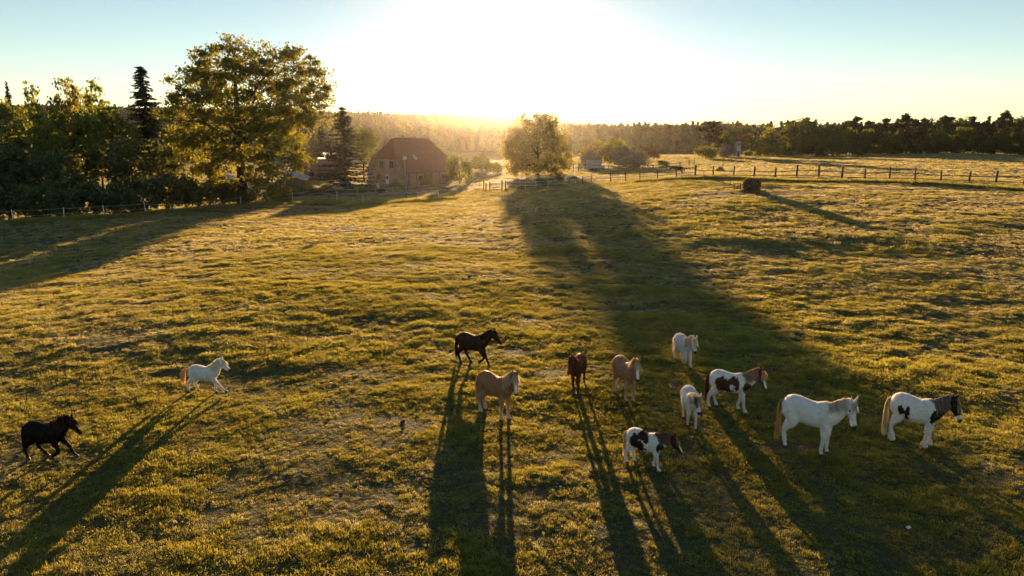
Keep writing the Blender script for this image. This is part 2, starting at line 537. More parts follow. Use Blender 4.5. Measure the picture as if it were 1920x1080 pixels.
def broadleaf(lobes, trunk_h, trunk_r, seed, nclump=260, per=60, rc=.7, leaf=.3, shell=.55, limbs=9, lean=0.0, sub=True, flatten=.8, bottom=None):
    """returns trunk MB and (leaf verts, quads); lobes: (cx,cy,cz,rx,ry,rz) in metres above the base"""
    g = np.random.default_rng(seed)
    lb = np.array(lobes, float)
    vol = (lb[:, 3] * lb[:, 4] * lb[:, 5]) ** .75
    pick = g.choice(len(lb), nclump * 2, p=vol / vol.sum())
    d = g.normal(0, 1, (nclump * 2, 3)); d /= np.linalg.norm(d, axis=1)[:, None]
    rad = shell + (1 - shell) * g.uniform(0, 1, nclump * 2) ** .5
    rad = np.where(g.uniform(0, 1, nclump * 2) < .25, g.uniform(.25, 1, nclump * 2), rad)
    rad *= 1 + .14 * g.normal(0, 1, nclump * 2).clip(-1.5, 1.5)
    Cc = lb[pick, :3] + d * lb[pick, 3:] * rad[:, None]
    inside = np.zeros(len(Cc), int)
    for l in lb:
        inside += (((Cc - l[:3]) / l[3:]) ** 2).sum(1) < .45
    Cc = Cc[(inside == 0) | (g.uniform(0, 1, len(Cc)) < .35)][:nclump]
    if bottom is not None:
        Cc = Cc[Cc[:, 2] > bottom]
    nC = len(Cc)
    # limb targets by farthest point
    tg = [int(g.integers(nC))]
    dist = np.linalg.norm(Cc - Cc[tg[0]], axis=1)
    while len(tg) < min(limbs, nC):
        i = int(dist.argmax()); tg.append(i)
        dist = np.minimum(dist, np.linalg.norm(Cc - Cc[i], axis=1))
    trunk = MB()
    top = np.array((lean, 0, trunk_h))
    ztop = Cc[:, 2].max()
    tp = [np.array((0, 0, -.3)), np.array((0, 0, trunk_h * .1)), np.array((lean * .3, .05, trunk_h * .5)), top, np.array((lean * 1.1, 0, trunk_h + (ztop - trunk_h) * .45)), np.array((lean * 1.2 + .3, .2, trunk_h + (ztop - trunk_h) * .8))]
    trunk.tube(tp, [trunk_r * 1.45, trunk_r * 1.05, trunk_r * .9, trunk_r * .8, trunk_r * .45, trunk_r * .12], 8)
    nodes, nrad = [], []
    for i in tg:
        e = Cc[i]
        h0 = trunk_h * g.uniform(.8, 1.0) + max(0, (e[2] - trunk_h)) * g.uniform(.05, .45)
        s = np.array((lean * h0 / max(trunk_h, .1) * .9, 0, h0))
        mid = s + (e - s) * .5 + np.array((0, 0, .10 * np.linalg.norm(e - s) * (1 if e[2] > h0 else -.3))) + g.normal(0, .25, 3)
        pth = [s, s + (mid - s) * .5 + g.normal(0, .12, 3), mid, mid + (e - mid) * .5 + g.normal(0, .18, 3), s + (e - s) * .95]
        r0 = trunk_r * g.uniform(.32, .5)
        rr = [r0, r0 * .75, r0 * .5, r0 * .3, r0 * .1]
        trunk.tube(pth, rr, 6, False)
        for a_, b_, ra in zip(pth[:-1], pth[1:], rr[1:]):
            for t in (.0, .5):
                nodes.append(a_ + (b_ - a_) * t); nrad.append(ra)
    nodes, nrad = np.array(nodes), np.array(nrad)
    if sub:
        for c in Cc:
            dd = np.linalg.norm(nodes - c, axis=1)
            j = int(dd.argmin())
            m_ = (nodes[j] + c) / 2 + g.normal(0, .15, 3)
            r0 = min(nrad[j] * .6, trunk_r * .12)
            trunk.tube([nodes[j], m_, c], [r0, r0 * .6, r0 * .2], 4, False)
    w = g.uniform(.5, 1.4, nC); cnt = (per * w).astype(int)
    ci = np.repeat(np.arange(nC), cnt)
    crad = rc * g.uniform(.6, 1.35, nC)
    off = g.normal(0, .52, (len(ci), 3)) * crad[ci][:, None]
    off[:, 2] *= flatten
    P = Cc[ci] + off
    V, Fq = leaf_quads(P, leaf, g, 1.4)
    return trunk, V, Fq

def spruce(h, rmax, seed, dz=.55, nb=7, leaf=.32, ragged=.2, low=.06):
    g = np.random.default_rng(seed)
    trunk = MB()
    trunk.tube([(0, 0, -.3), (0, 0, h * .3), (0, 0, h * .98)], [.018 * h, .012 * h, .02], 7)
    P, D = [], []
    z = h * low
    while z < h * .99:
        f = (z / h)
        r = rmax * (1 - f) ** .85 * (.8 + .4 * g.uniform()) + .12
        for k in range(nb):
            a = g.uniform(0, 6.28)
            L = r * g.uniform(1 - ragged * 1.8, 1 + ragged)
            if L < .1: continue
            m = max(3, int(L / (leaf * .42)))
            tz = z + g.uniform(-.2, .2)
            dv = np.array((math.cos(a), math.sin(a), 0))
            end_up = .10 * L
            trunk.tube([(0, 0, tz), tuple(dv * L * .6 + np.array((0, 0, tz - .16 * L))), tuple(dv * L + np.array((0, 0, tz - .20 * L + end_up)))], [.02 + .008 * L, .014, .006], 3, False)
            for i in range(m):
                t = (i + g.uniform()) / m
                p = dv * L * t + np.array((0, 0, tz - .30 * L * t + .22 * L * t * t))
                wsp = (.10 + .28 * L * (1 - t)) * g.uniform(-1, 1) * .7
                p = p + np.array((-dv[1], dv[0], 0)) * wsp + np.array((0, 0, g.uniform(-.25, .02) * (leaf * 2)))
                P.append(p); D.append(dv * .8 + np.array((0, 0, -.5)))
        z += dz * g.uniform(.75, 1.25) * (.55 + .45 * (1 - f))
    V, Fq = leaf_quads(np.array(P), leaf, g, 1.9, 0, np.array(D))
    return trunk, V, Fq

def place_tree(kind, parts, loc, label, cat, group=None, rz=0.0, scale=1.0, leafmat=None, bark=None):
    """parts = (trunk mesh, crown mesh)"""
    r_ = thing(kind, loc, rz, label, cat, group)
    r_.scale = scale if hasattr(scale, '__len__') else (scale,) * 3
    ob('trunk', parts[0], r_)
    ob('crown', parts[1], r_)
    return r_
def tree_meshes(res, leafmat, bark=BARK):
    t, V, Fq = res
    return t.mesh('trunk', bark, True), npmesh('crown', V, Fq, leafmat)
def gpt(px, Y):
    """ground point straight below the pixel column at depth Y"""
    x = (px - 960) / F * (Y * math.cos(PITCH) + CAMH * math.sin(PITCH))
    return Vector((x, Y, gz1(x, Y)))
def htop(px, pyt, Y):
    """height above ground of pixel row pyt at depth Y"""
    return at(px, pyt, Y).z - gpt(px, Y).z

# --- the big oak
Yo = 85 * K
s = Yo / F * 1.0            # metres per photo pixel (about)
def oak_l(px, py, rx, ry, dy=0.0, rdepth=None):
    p = at(px, py, Yo); b0_ = gpt(455, Yo)
    return (p.x - b0_.x, dy, p.z - b0_.z, rx * s, (rdepth or rx * .85) * s, ry * s)
OAK = [oak_l(430, 130, 70, 48), oak_l(515, 125, 66, 44, -.5), oak_l(362, 155, 48, 42), oak_l(575, 165, 48, 50), oak_l(470, 180, 95, 60, 1), oak_l(600, 205, 34, 34, .5),
       oak_l(375, 225, 62, 50, -2), oak_l(538, 235, 62, 50, -2), oak_l(460, 255, 90, 50, -3), oak_l(385, 285, 56, 44, 1), oak_l(518, 292, 62, 44), oak_l(450, 320, 80, 36, -1),
       oak_l(480, 350, 64, 24, -2), oak_l(345, 250, 26, 28)]
o_m = tree_meshes(broadleaf(OAK, htop(455, 265, Yo), .75, 5, 760, 62, .98, .30, .5, 18, .2, True, .68, .8), LEAF['oak'])
place_tree('oak_tree', o_m, gpt(455, Yo), 'huge spreading oak with sunlit golden leaves, tallest tree on the left', 'tree')

# --- shared prototypes (about 10 m tall each, scaled on placing)
def proto_round(seed, mat_, per=40, leaf=.27, n=110, squat=1.0, stem=.28, rc=.62):
    g = np.random.default_rng(seed)
    lob = [(0, 0, 6.2, 2.6, 2.6, 2.6)]
    for k in range(7):
        a = g.uniform(0, 6.28); r = g.uniform(1.0, 2.3)
        lob.append((r * math.cos(a), r * math.sin(a), g.uniform(3.6, 7.6), g.uniform(1.3, 2.0), g.uniform(1.3, 2.0), g.uniform(1.2, 1.9)))
    lob.append((g.normal(0, .5), g.normal(0, .5), 8.4, 1.3, 1.3, 1.4))
    return tree_meshes(broadleaf([(a * squat, b * squat, c, d * squat, e * squat, f) for a, b, c, d, e, f in lob], 10 * stem, .20, seed, n, per, rc, leaf, .5, 8), mat_)
def proto_bush(seed, mat_, per=40, leaf=.2, n=60):
    """about 3 m tall, 4 m wide, foliage to the ground"""
    g = np.random.default_rng(seed)
    lob = [(0, 0, 1.3, 1.6, 1.4, 1.2)]
    for k in range(6):
        a = g.uniform(0, 6.28)
        lob.append((1.3 * math.cos(a), 1.0 * math.sin(a), g.uniform(.6, 1.9), g.uniform(.6, 1.0), g.uniform(.6, .9), g.uniform(.55, .95)))
    return tree_meshes(broadleaf(lob, .5, .07, seed, n, per, .42, leaf, .45, 7, 0, True, .9), mat_)
def proto_pine(seed, mat_, per=40, leaf=.34):
    """scots pine: bare reddish trunk and layered tufts, 10 m"""
    g = np.random.default_rng(seed)
    lob = []
    for k in range(9):
        z = 4.6 + 5.0 * (k / 8) ** .9
        a = g.uniform(0, 6.28); r = (1.7 if z < 8 else .9) * g.uniform(.3, 1)
        lob.append((r * math.cos(a), r * math.sin(a), z, g.uniform(.8, 1.35), g.uniform(.8, 1.35), g.uniform(.35, .6)))
    return tree_meshes(broadleaf(lob, 6.5, .15, seed, 75, per, .5, leaf, .4, 9, g.uniform(-.3, .3), True, .6), mat_, PINEBARK)
def proto_birch(seed, mat_):
    """airy tree with several feathery leaders, 10 m"""
    g = np.random.default_rng(seed)
    lob = []
    for k in range(4):
        a = g.uniform(0, 6.28); r = g.uniform(.6, 1.7); zt = g.uniform(8.2, 9.6)
        for z in np.arange(3.4, zt, .85):
            f_ = (z - 3) / (zt - 3)
            lob.append((r * math.cos(a) * (.5 + .5 * f_) + g.normal(0, .3), r * math.sin(a) * (.5 + .5 * f_) + g.normal(0, .3), z, 1.15 * (1.15 - f_ * .8), 1.15 * (1.15 - f_ * .8), .55))
    return tree_meshes(broadleaf(lob, 3.0, .14, seed, 105, 26, .5, .26, .3, 10), mat_)
PR = {
    'green': [proto_round(30 + i, LEAF['green']) for i in range(3)],
    'dark': [proto_round(40 + i, LEAF['dark']) for i in range(2)],
    'yellow': [proto_round(50 + i, LEAF['yellow'], 60, .26, 130) for i in range(2)],
    'russet': [proto_round(56, LEAF['russet'], 50, .3, 100)],
    'spruce': [tree_meshes(spruce(10, 2.1, 60 + i, .34, 8, .16), LEAF['spruce']) for i in range(2)],
    'thin_spruce': [tree_meshes(spruce(10, 1.35, 66, .26, 9, .13, .4), LEAF['spruce'])],
    'birch': [proto_birch(95 + i, LEAF['yellow' if i else 'green']) for i in range(2)],
    'pine': [proto_pine(70 + i, LEAF['pine']) for i in range(3)],
    'bush': [proto_bush(80 + i, LEAF['dark']) for i in range(3)],
    'gbush': [proto_bush(84 + i, LEAF['green']) for i in range(2)],
    'ybush': [proto_bush(87, LEAF['yellow'])],
    'blossom': [proto_bush(90 + i, LEAF['blossom'], 60, .16, 80) for i in range(2)],
}
def put(kind, name, px, pyt, Y, wpx, label, cat='tree', group=None, var=0, rz=None):
    """tree whose crown tops out at row pyt and is wpx wide in the photograph"""
    base_h = 3.0 if kind in ('bush', 'gbush', 'ybush', 'blossom') else 10.0
    base_w = {'bush': 4.4, 'gbush': 4.4, 'ybush': 4.4, 'blossom': 4.4, 'spruce': 4.2, 'thin_spruce': 2.3, 'pine': 5.0, 'birch': 5.6}.get(kind, 7.2)
    h = max(htop(px, pyt, Y), .6); w = wpx / pxm(Y)
    return place_tree(name, PR[kind][var % len(PR[kind])], gpt(px, Y), label, cat, group, rnd.uniform(0, 6.28) if rz is None else rz, (w / base_w, w / base_w, h / base_h))

# --- left wood
put('spruce', 'spruce_tree', 37, 152, 150 * K, 34, 'thin spruce top poking above the leafy wood at the far left edge')
put('green', 'leafy_tree', 12, 180, 120 * K, 110, 'broad leafy tree at the far left edge of the picture', var=1)
put('green', 'leafy_tree', 60, 205, 76 * K, 130, 'wide green tree low in the left corner of the wood', var=2)
put('birch', 'birch_tree', 105, 140, 88 * K, 84, 'slender leafy tree with a feathery top, leftmost of three above the wood', var=0)
put('birch', 'birch_tree', 150, 122, 92 * K, 90, 'slender leafy tree with the highest feathery top of the left wood', var=1)
put('birch', 'birch_tree', 196, 132, 88 * K, 88, 'slender leafy tree with a feathery top beside the dark thin spruce', var=0)
put('green', 'leafy_tree', 150, 200, 80 * K, 150, 'dense green tree in the middle of the left wood', var=0)
put('green', 'leafy_tree', 228, 196, 86 * K, 110, 'rounded green tree just left of the dark thin spruce', var=1)
put('dark', 'leafy_tree', 250, 250, 74 * K, 100, 'dark low tree below the thin spruce', var=0)
put('dark', 'leafy_tree', 20, 262, 68 * K, 120, 'dark low tree above the first white fence post', var=1)
put('thin_spruce', 'spruce_tree', 290, 124, 92 * K, 92, 'tall dark thin spruce standing left of the big oak')
put('dark', 'leafy_tree', 318, 262, 88 * K, 80, 'dark leafy tree between the thin spruce and the oak', var=1)
put('dark', 'leafy_tree', 100, 270, 70 * K, 110, 'dark leafy tree above the second white fence post', var=0)
NTH = ['first', 'second', 'fourth', 'fifth', 'seventh', 'eighth', 'ninth', 'third', 'sixth', 'last']
for i, (px, pyt, Y, w) in enumerate([(15, 325, 66, 110), (80, 335, 66, 100), (140, 318, 68, 110), (205, 325, 68, 100), (262, 320, 70, 95), (322, 318, 74, 95), (372, 325, 77, 80),
                                     (120, 345, 65, 70), (230, 350, 67, 60), (420, 335, 82, 60)]):
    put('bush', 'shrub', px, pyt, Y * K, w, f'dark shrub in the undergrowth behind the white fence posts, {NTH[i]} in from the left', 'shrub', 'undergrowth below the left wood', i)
for i, (px, pyt, Y, w, lab) in enumerate([(445, 352, 84, 60, 'sunlit shrub under the left half of the oak'), (520, 355, 88, 60, 'sunlit shrub under the right half of the oak'),
                                          (580, 338, 100, 34, 'yellow-green garden bush left of the parked car'), (613, 340, 104, 28, 'yellow-green garden bush beside the parked car')]):
    put('ybush' if i > 1 else 'gbush', 'shrub', px, pyt, Y * K, w, lab, 'shrub', None, i)
for i, (px, pyt, Y, w) in enumerate([(560, 348, 96, 46), (597, 350, 98, 46), (634, 352, 101, 44), (672, 350, 104, 42), (706, 350, 108, 38)]):
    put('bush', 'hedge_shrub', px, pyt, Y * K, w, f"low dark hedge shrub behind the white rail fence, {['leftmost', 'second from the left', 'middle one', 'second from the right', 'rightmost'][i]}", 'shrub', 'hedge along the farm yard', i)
# --- by the farmhouse
put('spruce', 'spruce_tree', 648, 200, 120 * K, 118, 'broad dark spruce standing left of the farmhouse', var=0)
put('spruce', 'spruce_tree', 606, 236, 178 * K, 62, 'smaller spruce behind the broad spruce, next to the oak', var=1)
put('green', 'leafy_tree', 682, 236, 150 * K, 56, 'light leafy tree between the spruces and the farmhouse roof', var=1)
put('green', 'leafy_tree', 820, 264, 165 * K, 32, 'small tree right behind the farmhouse roof end', var=2)
put('gbush', 'leafy_tree', 862, 278, 135 * K, 58, 'round bushy tree at the right corner of the farmhouse', var=0)
put('gbush', 'leafy_tree', 902, 285, 175 * K, 40, 'small hazy tree between the farmhouse and the sunlit centre tree', var=1)
put('gbush', 'shrub', 925, 302, 160 * K, 40, 'low hazy bush left of the sunlit centre tree', 'shrub')
put('gbush', 'shrub', 800, 330, 128 * K, 40, 'leafy bush against the long side wall of the farmhouse', 'shrub')
put('gbush', 'shrub', 742, 340, 128 * K, 26, 'small bush at the farmhouse gable corner', 'shrub')
# --- centre tree and the thicket right of it
Yc = 128 * K
sc_ = Yc / F
def cl(px, py, rx, ry, dy=0):
    p = at(px, py, Yc); b0_ = gpt(1008, Yc)
    return (p.x - b0_.x, dy, p.z - b0_.z, rx * sc_, rx * .9 * sc_, ry * sc_)
CEN = [cl(1005, 250, 40, 32), cl(978, 268, 36, 36), cl(1030, 262, 32, 40, .5), cl(1040, 292, 32, 26), cl(975, 300, 32, 26), cl(1008, 285, 44, 36, -1), cl(1015, 236, 26, 18), cl(962, 285, 20, 30), cl(985, 316, 26, 16), cl(1040, 312, 24, 14), cl(1052, 300, 20, 20), cl(1030, 228, 14, 12)]
c_m = tree_meshes(broadleaf(CEN, htop(1008, 305, Yc), .42, 15, 330, 64, .95, .34, .5, 10, 0, True, .8, .25), LEAF['yellow'])
place_tree('lime_tree', c_m, gpt(1008, Yc), 'dense round tree glowing in front of the sun in the centre', 'tree')
put('ybush', 'leafy_tree', 1114, 255, 165 * K, 60, 'bright yellow tree right of the sunlit centre tree', var=0)
put('gbush', 'leafy_tree', 1153, 249, 168 * K, 58, 'taller brownish tree touching the bright yellow tree')
put('blossom', 'blossom_bush', 1103, 280, 155 * K, 54, 'pale blossoming bush behind the white trailer', 'bush', None, 0)
put('blossom', 'blossom_bush', 1188, 275, 150 * K, 98, 'wide dome-shaped pale bush right of the yellow tree', 'bush', None, 1)
put('russet', 'leafy_tree', 1215, 274, 165 * K, 46, 'low russet tree behind the dome-shaped bush')
put('gbush', 'shrub', 1243, 299, 155 * K, 30, 'small bush at the right end of the thicket', 'shrub')
put('gbush', 'shrub', 1285, 295, 190 * K, 10, 'tiny sapling beside the far paddock fence', 'shrub')
# --- cluster by the tower
put('pine', 'pine_tree', 1327, 228, 205 * K, 66, 'dark pine at the left of the white tower', var=0)
put('pine', 'pine_tree', 1340, 236, 225 * K, 40, 'slim pine behind the dark pine left of the tower', var=1)
put('gbush', 'leafy_tree', 1352, 246, 212 * K, 52, 'green tree touching the left side of the white tower', var=2)
put('dark', 'leafy_tree', 1384, 233, 250 * K, 66, 'dark tree rising right behind the white tower', var=1)
put('gbush', 'shrub', 1322, 270, 190 * K, 60, 'leafy bush at the foot of the dark pine', 'shrub', None, 0)
put('blossom', 'blossom_bush', 1358, 268, 200 * K, 40, 'pale blossoming bush left of the tower foot', 'bush', None, 0)
put('ybush', 'shrub', 1402, 280, 222 * K, 26, 'yellowish bush right of the tower foot', 'shrub')
put('ybush', 'shrub', 1422, 276, 222 * K, 22, 'yellowish bush under the lone yellow-green tree', 'shrub')
put('ybush', 'leafy_tree', 1441, 235, 222 * K, 64, 'lone yellow-green tree in front of the right wood', var=1)
# --- right wood: pines with broadleaf trees in front, every tree its own object
rw = []
g_ = random.Random(3)
for x in range(1462, 2010, 13):
    rw.append(('back', x + g_.uniform(-5, 5)))
for x in range(1466, 2010, 19):
    rw.append(('front', x + g_.uniform(-6, 6)))
for i, (row, px) in enumerate(rw):
    base = np.interp(px, [1450, 1600, 1750, 1920, 2010], [230, 222, 200, 190, 188])
    if row == 'back':
        kd = 'pine' if g_.random() < .78 else 'dark'
        pyt = np.interp(px, [1450, 1500, 1560, 1650, 1750, 1850, 1920, 2010], [242, 230, 232, 226, 226, 216, 210, 208]) + g_.uniform(-11, 13)
        Y = (base + g_.uniform(10, 34)) * K
        w = g_.uniform(24, 34)
    else:
        kd = g_.choice(['dark', 'green', 'pine', 'green', 'green', 'yellow'])
        pyt = np.interp(px, [1450, 1500, 1650, 1750, 1920, 2010], [246, 238, 244, 240, 238, 236]) + g_.uniform(-4, 14)
        Y = (base + g_.uniform(0, 9)) * K
        w = g_.uniform(28, 40)
    put(kd, 'pine_tree' if kd == 'pine' else 'leafy_tree', px, pyt, Y, w,
        {'pine': 'tall pine in the dark wood along the right skyline', 'dark': 'dark broadleaf tree in the wood along the right skyline', 'green': 'green broadleaf tree at the front of the right wood', 'yellow': 'yellowish sunlit tree at the front of the right wood'}[kd],
        'tree', {'pine': 'pines of the right wood', 'dark': 'dark trees of the right wood', 'green': 'green trees of the right wood', 'yellow': 'yellowish trees of the right wood'}[kd], i)
put('dark', 'leafy_tree', 1497, 219, 238 * K, 84, 'biggest rounded tree at the left end of the right wood', var=0)
put('dark', 'leafy_tree', 1535, 236, 236 * K, 70, 'rounded dark tree next to the biggest tree of the right wood', var=1)
for i in range(26):                                     # understorey closing the wood's lower edge
    px = 1462 + i * 21 + g_.uniform(-5, 5)
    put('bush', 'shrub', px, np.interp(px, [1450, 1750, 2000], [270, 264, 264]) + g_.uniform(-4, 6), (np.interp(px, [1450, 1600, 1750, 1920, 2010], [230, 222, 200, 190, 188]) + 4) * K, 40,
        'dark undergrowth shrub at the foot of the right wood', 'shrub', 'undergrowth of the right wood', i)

# --- far woods on the ridges: one mass
fcol = bpy.data.collections.new('far_trees')
for i, (res, lm) in enumerate(((spruce(18, 3.2, 300, 1.6, 6, 1.3), LEAF['spruce']),
                               (broadleaf([(0, 0, 13, 3, 3, 3.5), (1, 1, 9, 3.2, 3.2, 3.5), (-1, 0, 6, 3, 3, 4)], 5, .3, 301, 40, 9, 1.4, 1.3, .4, 4, 0, False), LEAF['pine']),
                               (broadleaf([(0, 0, 12, 3.4, 3.4, 4), (-1, 1, 7, 3.4, 3.4, 4)], 4, .3, 302, 40, 9, 1.4, 1.3, .4, 4, 0, False), LEAF['dark']))):
    t, V, Fq = res
    a8 = np.linspace(0, 2 * math.pi, 9)[:8]; cv = []
    for zz_, rr_ in ((1.5, 1.6), (6, 2.2 if i else 1.9), (11, 2.0 if i else 1.1), (15.2, .3)):
        cv += [(rr_ * math.cos(t_), rr_ * math.sin(t_), zz_) for t_ in a8]
    cf = [(r8 * 8 + k8, r8 * 8 + (k8 + 1) % 8, r8 * 8 + 8 + (k8 + 1) % 8, r8 * 8 + 8 + k8) for r8 in range(3) for k8 in range(8)]
    V = np.concatenate([V, np.array(cv)]); Fq = np.concatenate([Fq, np.array(cf) + len(V) - 32])
    o_ = bpy.data.objects.new('far_tree', npmesh('far_tree', V, Fq, lm)); fcol.objects.link(o_)
n = 13000
th = nrng.uniform(-R(42), R(40), n); r = np.sqrt(nrng.uniform(500.0**2, 1500.0**2, n))
th2 = nrng.uniform(-R(20), R(19), 1500); r2 = nrng.uniform(500, 560, 1500)
th, r = np.concatenate([th, th2]), np.concatenate([r, r2])
x, y = r * np.sin(th), r * np.cos(th)
so = instancer('far_wood', x, y, np.random.default_rng(9).uniform(.75, 1.15, len(x)), fcol, 1.0)
tag(so, 'hazy wooded ridges behind the farm', 'wood', kind='stuff')
# young plantation below the ridge
n = 500
px_ = nrng.uniform(1060, 1330, n); Yp = nrng.uniform(330, 370, n) * K
x = (px_ - 960) / F * Yp; y = Yp
so = instancer('young_plantation', x, y, nrng.uniform(.28, .42, n), fcol, 1.0)
tag(so, 'band of young trees at the foot of the wooded ridge', 'wood', kind='stuff')
# ------------------------------------------------------------------ fences
M_WHITE = simple_mat('white_plastic', (0.70, 0.70, 0.68), 0.5, 0.1, 6)
M_TAPE = simple_mat('fence_tape', (0.66, 0.65, 0.62), 0.6, 0.1, 5)
M_WOOD = simple_mat('weathered_post', (0.11, 0.085, 0.065), 0.9, 0.4, 7, 0.5)
M_RAILW = simple_mat('bleached_rail', (0.42, 0.38, 0.33), 0.8, 0.25, 5, 0.3)
M_DARKTAPE = simple_mat('brown_tape', (0.10, 0.065, 0.05), 0.7, 0.2, 4)
M_STEEL = simple_mat('rusty_steel', (0.12, 0.08, 0.06), 0.7, 0.4, 9, 0.2, metal=0.5)

def fence(label, posts, r_post, rail_h, r_rail, m_post, m_rail, lean=.03, thick=None, group=None, default_h=None):
    """posts: (px, py top, py base[, radius]) in photo pixels; each stands where its foot meets the ground"""
    feet = [ground_at(p[0], p[2]) for p in posts]
    o0 = feet[0]
    root = thing('fence', o0, 0, label, 'fence', group)
    tops = []
    for p, f in zip(posts, feet):
        h = default_h or max(.6, at(p[0], p[1], f.y).z - f.z)
        rr = p[3] if len(p) > 3 else r_post
        rr = rr * rnd.uniform(.85, 1.15)
        lx, ly = rnd.gauss(0, lean) * h, rnd.gauss(0, lean) * h
        d = f - o0
        mb = MB().tube([(0, 0, -.25), (lx * .5, ly * .5, h * .5), (lx, ly, h)], [rr * 1.05, rr, rr * .9], 7)
        ob('post', mb.mesh('post', m_post), root, loc=d)
        tops.append((d, h, Vector((lx, ly, 0))))
    for fr in rail_h:
        for (d0, h0, l0), (d1, h1, l1) in zip(tops[:-1], tops[1:]):
            a = d0 + Vector((0, -.06, fr if default_h is None and fr > 1.0 else h0 * fr)) + l0 * .7
            b_ = d1 + Vector((0, -.06, h1 * fr)) + l1 * .7
            mid = (a + b_) / 2 - Vector((0, 0, .012 * (b_ - a).length * .5))
            mb = MB().tube([a, mid, b_], r_rail, 4)
            ob('rail', mb.mesh('rail', m_rail), root)
    return root

fence('white electric fence posts along the dark wood on the left',
      [(-60, 398, 423), (26, 393, 417), (120, 389, 408.5), (196, 385, 407), (273, 380, 400), (329, 382, 398), (403, 376, 391.5), (452, 369, 385), (501, 368, 380), (550, 361, 378.5), (632, 359, 379.5), (681, 364, 382), (784, 359, 374), (823, 356, 372.5), (857, 350, 362)],
      .05, (.9, .45), .009, M_WHITE, M_TAPE, .05)
fence('white rail fence between the farm yard and the pasture',
      [(494, 364, 376), (543, 362, 376), (591, 356, 367), (630, 355, 366), (670, 354, 366), (704, 353, 363.5), (736, 351, 361), (796, 347, 358.5), (842, 343.5, 356), (900, 338, 350)],
      .06, (.92, .30), .040, M_RAILW, M_RAILW, .03)
fence('white tape fence in the shadow below the glowing centre tree',
      [(941, 338, 358), (985, 341, 355), (1005, 340, 353.5), (1027, 338, 352), (1071, 336, 349.5), (1080, 335, 348.5), (1117, 332, 345), (1165, 330, 342), (1219, 326, 340), (1275, 322, 338), (1319, 320, 337)],
      .04, (.92, .5), .018, M_WHITE, M_TAPE, .05)
fence('row of dark wooden posts behind the tape fence in the centre',
      [(1092, 330, 345), (1109, 327, 342), (1145, 322, 341), (1173, 323, 339), (1200, 321, 338), (1233, 318.5, 336.5), (1268, 316, 334.5), (1303, 309.5, 332.5)],
      .10, (.85, .42), .035, M_WOOD, M_WOOD, .04)
fence('brown post and rail fence along the crest on the right',
      [(1303, 309.5, 332), (1337, 311.5, 331), (1375, 312, 331.5), (1413.5, 312, 331.5), (1453.5, 314, 332), (1493, 309, 332), (1535, 309, 333), (1578, 313, 334.5), (1621.5, 316, 335.5), (1668, 313, 337.5), (1715, 314, 339.5), (1764, 320, 340.5), (1816, 322, 342), (1867, 320, 343.5), (1919, 322, 345.5), (1975, 324, 348)],
      .135, (.56, .15), .050, M_WOOD, M_DARKTAPE, .05)
fence('row of thin pale stakes in front of the brown crest fence',
      [(1319, 320, 334), (1380, 320.5, 333.8), (1442, 321, 334), (1508, 322, 336), (1576, 323, 338), (1643, 325.5, 340.5), (1705, 327, 343), (1783, 331, 346.5), (1851, 334, 351), (1930, 338, 356)],
      .035, (), .01, M_RAILW, M_TAPE, .04)
fence('far paddock fence beyond the thicket',
      [(1042, 306, 320), (1058, 309, 322), (1075, 306, 322), (1084, 305, 321.5), (1140, 310, 321), (1160, 311, 321), (1225, 308, 319), (1250, 306, 318), (1275, 303, 315), (1292, 300, 311), (1302, 297, 307)],
      .10, (.85, .45), .05, M_WOOD, M_WOOD, .05)
fence('far fence line at the foot of the lone yellow-green tree',
      [(1385, 288, 294), (1400, 288, 294), (1416, 288, 293.5), (1432, 288, 293.5), (1448, 288, 293), (1465, 288, 293)], .10, (.8, .4), .05, M_WOOD, M_WOOD, .03)
# wooden gate in the glare left of the centre tree
gp0, gp1 = ground_at(907, 360), ground_at(941, 360)
groot = thing('gate', gp0, 0, 'wooden field gate between dark posts in the sun glare', 'gate')
dv = (gp1 - gp0)
for f_, h_ in ((0, 2.0), (.12, 1.5), (.34, 1.7), (1.0, 2.0), (1.2, 1.9)):
    ob('post', MB().tube([(0, 0, -.2), (.03, 0, h_)], [.11, .09], 7).mesh('post', M_WOOD), groot, loc=dv * f_)
for z_ in (.35, .75, 1.2):
    ob('bar', MB().tube([dv * .36 + Vector((0, -.13, z_)), dv * .96 + Vector((0, -.13, z_ + .02))], .045, 5).mesh('bar', M_WOOD), groot)
ob('brace', MB().tube([dv * .36 + Vector((0, -.17, .3)), dv * .96 + Vector((0, -.17, 1.2))], .035, 5).mesh('brace', M_WOOD), groot)

# ------------------------------------------------------------------ hay bale and feeder
m_hay = simple_mat('old_hay', (0.11, 0.072, 0.04), 0.95, 0.45, 9, 1.0)
m_straw = foliage_mat('hay_strand', (0.22, 0.155, 0.07), (0.30, 0.19, 0.07), .4, .6, .02, .4, 1.0)
bp_ = ground_at(1409, 359)
broot = thing('hay_bale', bp_, 0, 'dark round hay bale lying in the feeding spot on the crest', 'hay bale')
bw = 31 / pxm(bp_.y); bh = 25.5 / pxm(bp_.y)
V, Fc = [], []
nu, nv = 36, 22
for j in range(nv + 1):
    f_ = j / nv
    for i in range(nu):
        a = 2 * math.pi * i / nu
        ph = (f_ - .5) * math.pi
        e = lambda v, p_: math.copysign(abs(v) ** p_, v)
        x_, y_, z_ = e(math.cos(ph), .95) * math.cos(a), e(math.cos(ph), .95) * math.sin(a), e(math.sin(ph), .92)
        w_ = 1.02 + .3 * float(fbm(np.array([a * 2.1 + 9 * (i == 0) * 0]), np.array([f_ * 5.0]), 7, 3)[0] * (1 - abs(2 * f_ - 1) ** 4))
        V.append((x_ * bw * .5 * w_, y_ * bw * .48 * w_, bh * .47 + z_ * bh * .5 * w_))
